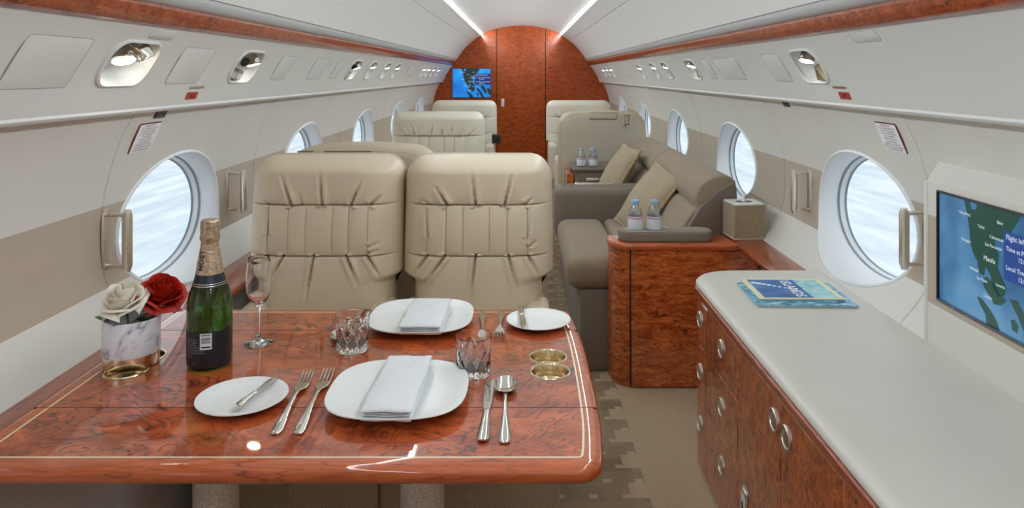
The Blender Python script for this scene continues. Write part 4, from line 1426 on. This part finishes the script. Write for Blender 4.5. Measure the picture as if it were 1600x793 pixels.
def spoon(label, end, tip, z=TZ):
    rt, L = place('spoon', label, 'spoon', end, tip, z, 'spoons')
    k = L / 0.252
    sc_ = Matrix.Diagonal((1, k, 1, 1))
    obj('handle', *xf(bar(HANDLE + [(0.165, 0.0036, 0.0075, 0.0020), (0.184, 0.0050, 0.0058, 0.0014)]), sc_), SILVER, rt)
    V, F = [], []
    n, m = 24, 8
    for s in (0, 1):
        for j in range(m + 1):
            q = j / m
            for i in range(n):
                t = 2 * PI * i / n
                yy = 0.214 + 0.038 * q * math.sin(t)
                taper = 1 - 0.18 * math.sin(t)
                V.append((0.0225 * q * math.cos(t) * taper, yy, 0.0012 + 0.0080 * q ** 2.2 + (0.0009 if s else 0)))
    K = (m + 1) * n
    for s in (0, 1):
        for j in range(m):
            for i in range(n):
                q = (s * K + j * n + i, s * K + j * n + (i + 1) % n, s * K + (j + 1) * n + (i + 1) % n, s * K + (j + 1) * n + i)
                F.append(q[::-1] if s else q)
    for i in range(n):
        a, b = m * n + i, m * n + (i + 1) % n
        F.append((a, b, b + K, a + K))
    obj('bowl', *xf((V, F), sc_), SILVER, rt, angle=60)
def knife(label, end, tip, z=TZ, small=False, tilt=0.0):
    rt, L = place('butter_knife' if small else 'knife', label, 'knife', end, tip, z, 'knives')
    rt.rotation_euler[0] = tilt
    k = L / 0.248
    sc_ = Matrix.Diagonal((0.8 if small else 1, k, 1, 1))
    obj('handle', *xf(bar([(0.0, 0.004, 0.005, 0.002), (0.003, 0.0088, 0.005, 0.0042), (0.015, 0.0102, 0.0052, 0.005), (0.05, 0.0088, 0.0056, 0.005), (0.09, 0.0070, 0.0058, 0.0042), (0.102, 0.0064, 0.0058, 0.004), (0.106, 0.0074, 0.0058, 0.0042), (0.110, 0.0060, 0.0055, 0.003)]), sc_), SILVER, rt)
    bl = [(0.108, -0.005, 0.005), (0.116, -0.006, 0.006), (0.15, -0.0085, 0.0078), (0.19, -0.0098, 0.0082), (0.222, -0.0098, 0.0078), (0.238, -0.0070, 0.0074), (0.246, -0.001, 0.0066), (0.248, 0.003, 0.0055)]
    rings = []
    for y, a, b in bl:
        rings.append([(a, y, 0.0050), (b * 0.6 + a * 0.4, y, 0.0062), (b, y, 0.0058), (b, y, 0.0042), (b * 0.6 + a * 0.4, y, 0.0038)])
    obj('blade', *xf(loft([r[::-1] for r in rings], True, True), sc_), SILVER, rt, angle=25)
fork('silver fork beside the near bread plate, left one of the near pair', (-0.421, 1.232), (-0.437, 1.484))
fork('silver fork beside the near dinner plate, right one of the near pair', (-0.382, 1.232), (-0.398, 1.494))
fork('silver fork right of the far dinner plate, partly behind the near tumbler', (-0.102, 1.862), (-0.088, 1.62))
fork('silver fork between far dinner plate and far bread plate, tines towards camera', (-0.053, 1.862), (-0.055, 1.672))
knife('silver table knife right of the near dinner plate', (-0.066, 1.207), (-0.063, 1.452))
spoon('silver spoon at the right end of the near place setting', (-0.029, 1.202), (-0.034, 1.456))
knife('silver table knife left of far dinner plate, behind the cut-glass tumbler', (-0.376, 1.888), (-0.392, 1.66))
spoon('silver spoon left of the far table knife, mostly hidden by the tumbler', (-0.405, 1.888), (-0.430, 1.655))
knife('small butter knife lying across the near bread plate', (-0.513, 1.300), (-0.487, 1.432), TZ + 0.0125, True)
knife('small butter knife lying on the far bread plate', (-0.004, 1.868), (0.003, 1.712), TZ + 0.0125, True)

# ------------------------------------------------------------------ glasses
def tumbler(label, x, y, rot):
    rt = thing('tumbler', label, 'glass', (x, y, TZ), rot, 'cut-glass tumblers')
    H, n, m = 0.080, 96, 44
    def R(a, z):
        r = 0.0345 + 0.0035 * (z / H)
        q = z / H
        if q < 0.05:
            r *= 0.95 + 0.05 * (q / 0.05)
        if 0.04 < q < 0.80:
            f = min(1, (q - 0.04) / 0.05, (0.80 - q) / 0.12)
            k = 10
            d1 = abs(((a * k / (2 * PI) + q * 1.9) % 1) - 0.5) * 2
            d2 = abs(((a * k / (2 * PI) - q * 1.9) % 1) - 0.5) * 2
            g = max(0, 1 - d1 / 0.28) + max(0, 1 - d2 / 0.28)
            star = max(0, 1 - abs(((a * 2 * k / (2 * PI)) % 1) - 0.5) / 0.14) if q > 0.45 else 0
            r -= f * (0.0026 * min(g, 1.3) + 0.0014 * star)
        return r
    rings = []
    for j in range(m + 1):
        z = H * j / m
        rings.append([(R(2 * PI * i / n, z) * math.cos(2 * PI * i / n), R(2 * PI * i / n, z) * math.sin(2 * PI * i / n), z + 0.0004) for i in range(n)])
    for r, z in ((0.0372, H + 0.001), (0.0364, H), (0.0345, 0.06), (0.0325, 0.022), (0.030, 0.016), (0.02, 0.0145), (0.008, 0.014)):
        rings.append([(r * math.cos(2 * PI * i / n), r * math.sin(2 * PI * i / n), z) for i in range(n)])
    obj('cut_glass', *loft(rings, True, True), GLASS, rt, angle=20)
tumbler('cut crystal tumbler left of the far dinner plate', -0.379, 1.616, 0.2)
tumbler('cut crystal tumbler between the two place settings, behind the table knife', -0.100, 1.484, 0.55)
fl = thing('champagne_flute', 'empty clear champagne flute beside the green bottle', 'glass', (-0.603, 1.655, TZ))
fp = [(0.0315, 0.0004), (0.032, 0.0018), (0.026, 0.0034), (0.010, 0.0065), (0.0048, 0.012), (0.0036, 0.03), (0.0036, 0.065), (0.0048, 0.083), (0.011, 0.091), (0.020, 0.101), (0.026, 0.116), (0.0282, 0.135), (0.0272, 0.16), (0.0248, 0.185), (0.0238, 0.196),
      (0.0230, 0.1965), (0.0240, 0.185), (0.0264, 0.16), (0.0274, 0.135), (0.0252, 0.117), (0.019, 0.103), (0.010, 0.0945), (0.003, 0.092)]
obj('glass_body', *lathe(fp, 48), GLASS, fl, angle=60)

# ------------------------------------------------------------------ champagne bottle
bt = thing('champagne_bottle', 'dark green champagne bottle with gold foil neck standing on the table', 'bottle', (-0.664, 1.537, TZ))
BP = [(0.040, 0.0), (0.0445, 0.003), (0.0455, 0.010), (0.0455, 0.118), (0.0445, 0.135), (0.0415, 0.150), (0.037, 0.164), (0.0315, 0.179), (0.027, 0.196), (0.0232, 0.218), (0.0195, 0.238), (0.0172, 0.254), (0.0165, 0.262)]
def brad(z):
    return float(np.interp(z, [p[1] for p in BP], [p[0] for p in BP]))
obj('glass_body', *lathe(BP, 56), BOTTLE, bt, angle=60)
def band(nm, z0, z1, d, mt, a0=0, a1=2 * PI, nz=8, na=56, par=None):
    cl = abs(a1 - a0 - 2 * PI) < 1e-6
    zs = np.linspace(z0, z1, nz)
    rings = [[((brad(z) + d) * math.cos(a0 + (a1 - a0) * i / na), (brad(z) + d) * math.sin(a0 + (a1 - a0) * i / na), z) for i in range(na if cl else na + 1)] for z in zs]
    return obj(nm, *loft(rings, False, False, closed=cl), mt, par or bt)
band('neck_collar', 0.170, 0.200, 0.0006, NAVYF)
band('collar_line', 0.1725, 0.1738, 0.0009, BRASS, nz=2)
band('collar_line', 0.1765, 0.1776, 0.0009, BRASS, nz=2)
rngf = random.Random(4)
fr_ = []
for q, z in enumerate(np.linspace(0.195, 0.262, 16)):
    fr_.append((brad(z) + 0.001, z))
fr_ += [(0.0192, 0.2655), (0.0196, 0.271), (0.0182, 0.276), (0.0186, 0.284), (0.0184, 0.294), (0.0178, 0.302), (0.0165, 0.3065), (0.011, 0.308)]
rings = [[((r + (0.0007 * math.sin(9 * t + 60 * z) + 0.0005 * math.sin(17 * t - 90 * z)) * (1 if z > 0.262 else 0.35)) * math.cos(t), (r + (0.0007 * math.sin(9 * t + 60 * z)) * (1 if z > 0.262 else 0.35)) * math.sin(t), z) for t in np.linspace(0, 2 * PI, 56, endpoint=False)] for r, z in fr_]
fo = obj('foil', *loft(rings, False, True), FOIL, bt, angle=60)
view = math.atan2(-1.537, 0.664)      # towards the seat opposite
band('back_label', 0.008, 0.082, 0.0005, LABELK, view - 1.65, view + 1.1)
st = band('barcode_sticker', 0.047, 0.080, 0.0009, LABELW, view - 0.42, view + 0.08, nz=3, na=10)
for z0, z1 in ((0.0755, 0.0775), (0.064, 0.072), (0.0605, 0.0625), (0.0505, 0.0535)):
    band('barcode_stripe', z0, z1, 0.0012, INKG if z1 - z0 > 0.005 else BLACK, view - 0.36, view + 0.02, nz=2, na=8, par=st)
def on_bottle(a0, z0, d, vertical=False):
    def f(x, y):
        if vertical:
            x, y = -y, x
        z = z0 + y
        r = brad(z) + d
        a = a0 + x / r
        return (r * math.cos(a), r * math.sin(a), z)
    return f
text('neck_lettering', 'MOET', 0.0155, BLACK, fo, None, 'LEFT', fn=on_bottle(view - 0.72, 0.204, 0.0022, True), weight=0.0003)
tl = ['CHAMPAGNE', 'BRUT IMPERIAL', 'ELABORE PAR', 'EPERNAY FRANCE', 'CONTAINS SULPHITES', 'PRODUCE OF FRANCE', '12% VOL', '750 ML']
for i, t in enumerate(tl):
    text('label_lettering', t, 0.0042, INKG, bt, None, 'LEFT', fn=on_bottle(view - 1.15, 0.066 - 0.0052 * i, 0.001))
text('label_lettering', '0 5', 0.005, INKG, bt, None, 'LEFT', fn=on_bottle(view - 0.75, 0.018, 0.001))

# ------------------------------------------------------------------ vase and roses
VX, VY = -0.833, 1.542
va = thing('vase', 'round grey marbled vase on a brass foot holding two roses', 'vase', (VX, VY, TZ + 0.0022))
obj('marble_body', *lathe([(0.050, 0.024), (0.0555, 0.0245), (0.056, 0.027), (0.056, 0.096), (0.0552, 0.0975), (0.0528, 0.0975), (0.052, 0.095), (0.052, 0.030), (0.0, 0.030)], 56), MARBLE, va)
obj('brass_foot', *lathe([(0.0545, 0.0), (0.0548, 0.001), (0.0548, 0.0245), (0.05, 0.0248)], 56), BRASS, va)
def rose(label, c, R, mt, tiltx, tilty, seed, leaves):
    rng = random.Random(seed)
    rt = thing('rose', label, 'rose', c, 0, 'roses in the vase')
    T = Matrix.Rotation(tilty, 4, 'Y') @ Matrix.Rotation(tiltx, 4, 'X')
    rings = [(2, 0.14, 1.02, 1.5, 0.0), (3, 0.26, 1.02, 1.2, 0.02), (3, 0.40, 1.0, 1.15, 0.06), (4, 0.56, 0.95, 0.95, 0.12), (5, 0.72, 0.86, 0.85, 0.20), (5, 0.84, 0.74, 0.82, 0.32), (6, 0.90, 0.58, 0.72, 0.42)]
    n, m = 10, 9
    for k, (cnt, r, h, wa, fl_) in enumerate(rings):
        for i in range(cnt):
            th0 = 2 * PI * i / cnt + k * 0.9 + rng.uniform(-0.15, 0.15)
            V, F = [], []
            hh, f2, ruf = h * rng.uniform(0.93, 1.07), fl_ * rng.uniform(0.8, 1.25), rng.uniform(0, 6)
            for a in range(n + 1):
                s = 2 * a / n - 1
                for b in range(m + 1):
                    t = b / m
                    rr = r * (0.30 + 0.70 * math.sin(min(1.0, t * 1.25) * PI / 2)) + f2 * t ** 3 + 0.05 * abs(s) ** 2 * t * (1 if k > 1 else -1)
                    edge = 1 - 0.28 * abs(s) ** 2.5
                    z = -0.62 + hh * t * edge * 1.35 - f2 * 0.75 * t ** 5 + 0.035 * t ** 3 * math.sin(3.2 * s + ruf)
                    ang = th0 + s * wa * (0.55 + 0.45 * math.sin(PI * min(t + 0.12, 1) * 0.62))
                    V.append(tuple(T @ Vector((R * rr * math.cos(ang), R * rr * math.sin(ang), R * z * 1.2))))
            for a in range(n):
                for b in range(m):
                    F.append((a * (m + 1) + b, (a + 1) * (m + 1) + b, (a + 1) * (m + 1) + b + 1, a * (m + 1) + b + 1))
            obj('petal', V, F, mt, rt, angle=85)
    base = T @ Vector((0, 0, -0.30 * R))
    obj('calyx', *xf(lathe([(0.10 * R, -0.85 * R), (0.28 * R, -0.72 * R), (0.34 * R, -0.58 * R), (0.1 * R, -0.5 * R)], 16), T), STEM, rt)
    end = Vector((VX - c[0], VY - c[1], TZ + 0.036 - c[2]))
    p0 = T @ Vector((0, 0, -0.5 * R))
    obj('stem', *tube([p0, p0.lerp(end, 0.35) + Vector((0, 0, -0.006)), p0.lerp(end, 0.7), end], 0.0026, 8), STEM, rt)
    for (ox, oy, oz, az, ln, droop) in leaves:
        V, F = [], []
        for a in range(9):
            t = a / 8
            wd = 0.36 * ln * math.sin(PI * t ** 0.85) ** 0.9
            for s in (-1, -0.5, 0, 0.5, 1):
                x = ln * t
                V.append((ox + x * math.cos(az) - s * wd * math.sin(az), oy + x * math.sin(az) + s * wd * math.cos(az), oz + droop * ln * t * t + 0.12 * ln * abs(s) * math.sin(PI * t) + 0.3 * ln * t))
        for a in range(8):
            for b in range(4):
                F.append((a * 5 + b, a * 5 + b + 1, (a + 1) * 5 + b + 1, (a + 1) * 5 + b))
        obj('leaf', V, F, LEAF, rt, angle=80)
    return rt
rose('open white rose at the left of the marbled vase', (-0.843, 1.528, TZ + 0.142), 0.036, PETALW, 0.42, -0.10, 2,
     [(0.02, -0.012, -0.048, 0.3, 0.05, -0.1), (-0.03, 0.0, -0.05, 2.6, 0.045, -0.2), (0.0, -0.02, -0.052, -1.4, 0.035, 0.1)])
rose('open red rose at the right of the marbled vase', (-0.786, 1.575, TZ + 0.142), 0.041, PETALR, 0.35, 0.30, 9,
     [(-0.02, -0.03, -0.055, -1.0, 0.05, 0.25), (-0.045, 0.01, -0.045, 2.4, 0.05, 0.1)])

# ------------------------------------------------------------------ magazines on the worktop
def printed(name, a, b, c, sc_=30.0):
    m, nt, bs = newmat(name)
    v = coords(nt, (1, 2, 1))
    n = N(nt, 'ShaderNodeTexNoise', Scale=sc_, Detail=4.0)
    nt.links.new(v, n.inputs['Vector'])
    nt.links.new(ramp(nt, n.outputs['Fac'], [(0.35, a), (0.5, b), (0.66, c)]), bs.inputs['Base Color'])
    bs.inputs['Roughness'].default_value = 0.25
    return m
BLUE1 = printed('cover_photo_blue', srgb(24, 84, 158), srgb(32, 112, 186), srgb(48, 136, 200), 9.0)
BLUE2 = printed('cover_photo_shallows', srgb(120, 196, 214), srgb(160, 218, 228), srgb(206, 236, 238), 40.0)
TEAL = printed('cover_photo_teal', srgb(34, 108, 150), srgb(90, 178, 206), srgb(190, 226, 236), 42.0)
YELLOW = plain('cover_cream_border', srgb(236, 228, 188), 0.3)
GREYP = plain('page_edge', srgb(176, 188, 198), 0.6)
CT = 0.6060
m1 = thing('magazine', 'lower magazine with teal sea cover on the pale worktop', 'magazine', (0.80, 2.14, CT), math.radians(-2), 'magazines on the worktop')
obj('pages', *rbox(-0.135, 0.145, -0.112, 0.108, 0.0, 0.006, 0.001, 1), GREYP, m1)
obj('cover', *rbox(-0.136, 0.146, -0.113, 0.109, 0.006, 0.0068, 0.0), TEAL, m1, smooth=False)
m2 = thing('magazine', 'upper magazine with cream border and blue sea photograph, on another magazine', 'magazine', (0.803, 2.165, CT + 0.0068), math.radians(-1), 'magazines on the worktop')
obj('pages', *rbox(-0.121, 0.121, -0.098, 0.103, 0.0, 0.005, 0.001, 1), GREYP, m2)
cv = obj('cover', *rbox(-0.122, 0.122, -0.099, 0.104, 0.005, 0.0058, 0.0), YELLOW, m2, smooth=False)
obj('cover_photo', *rbox(-0.104, 0.036, -0.086, 0.094, 0.0055, 0.0061, 0.0), BLUE1, m2, smooth=False)
obj('cover_photo', *rbox(0.036, 0.108, -0.086, 0.094, 0.0055, 0.0061, 0.0), BLUE2, m2, smooth=False)
Mt = Matrix.Translation((0.006, 0.084, 0.0064)) @ Matrix.Rotation(-PI / 2, 4, 'Z')
text('title_lettering', 'ISLANDS', 0.042, PAPER, m2, Mt, 'LEFT', weight=0.0008)
for i in range(9):
    q = i / 8
    x, y = -0.092 + 0.105 * q, 0.06 - 0.055 * q - 0.02 * q * q
    w_ = 0.010 * (1 - 0.6 * q)
    obj('wave_crest', *loft([[(x + a, y + b, z) for a, b in ellipse(0, 0, w_, w_ * 0.8, 10)] for z in (0.006, 0.0065)], False, True), PAPER, m2)

# ------------------------------------------------------------------ water bottles
def water_bottle(label, x, y, z, s=1.0):
    rt = thing('water_bottle', label, 'bottle', (x, y, z), 0, 'small water bottles')
    pr = [(0.024, 0.0), (0.0285, 0.002), (0.0295, 0.006), (0.0295, 0.066), (0.0285, 0.076), (0.0245, 0.088), (0.0175, 0.099), (0.0135, 0.104), (0.0130, 0.110)]
    obj('plastic_body', *lathe(pr, 32), WATER, rt, angle=60)
    obj('label', *lathe([(0.0299, 0.006), (0.0301, 0.007), (0.0301, 0.057), (0.0299, 0.058)], 32, 0, 0, False, False), LABELW, rt)
    obj('label_stripe', *lathe([(0.0303, 0.0475), (0.0303, 0.0555)], 32, 0, 0, False, False), LABELP, rt)
    obj('cap', *lathe([(0.0150, 0.1065), (0.0155, 0.108), (0.0155, 0.121), (0.0145, 0.123), (0.006, 0.1235)], 28), CAPB, rt)
water_bottle('small water bottle on the padded tray, left of the near pair', 0.462, 2.955, 0.6245)
water_bottle('small water bottle on the padded tray, right of the near pair', 0.540, 2.955, 0.6245)
water_bottle('small water bottle on the far side cabinet, left of that pair', 0.397, 4.87, 0.640)
water_bottle('small water bottle on the far side cabinet, right of that pair', 0.478, 4.87, 0.640)

# dark box lying on the armrest next to the bulkhead door
cb = thing('control_box', 'small black box on the armrest of the bulkhead armchair left of the door', 'box', (-0.246, 6.74, 0.62))
obj('case', *rbox(-0.035, 0.045, -0.06, 0.06, 0.0, 0.075, 0.008, 2), BLACK, cb)
obj('lid', *rbox(-0.037, 0.047, -0.062, 0.062, 0.058, 0.080, 0.006, 2), DARK, cb)
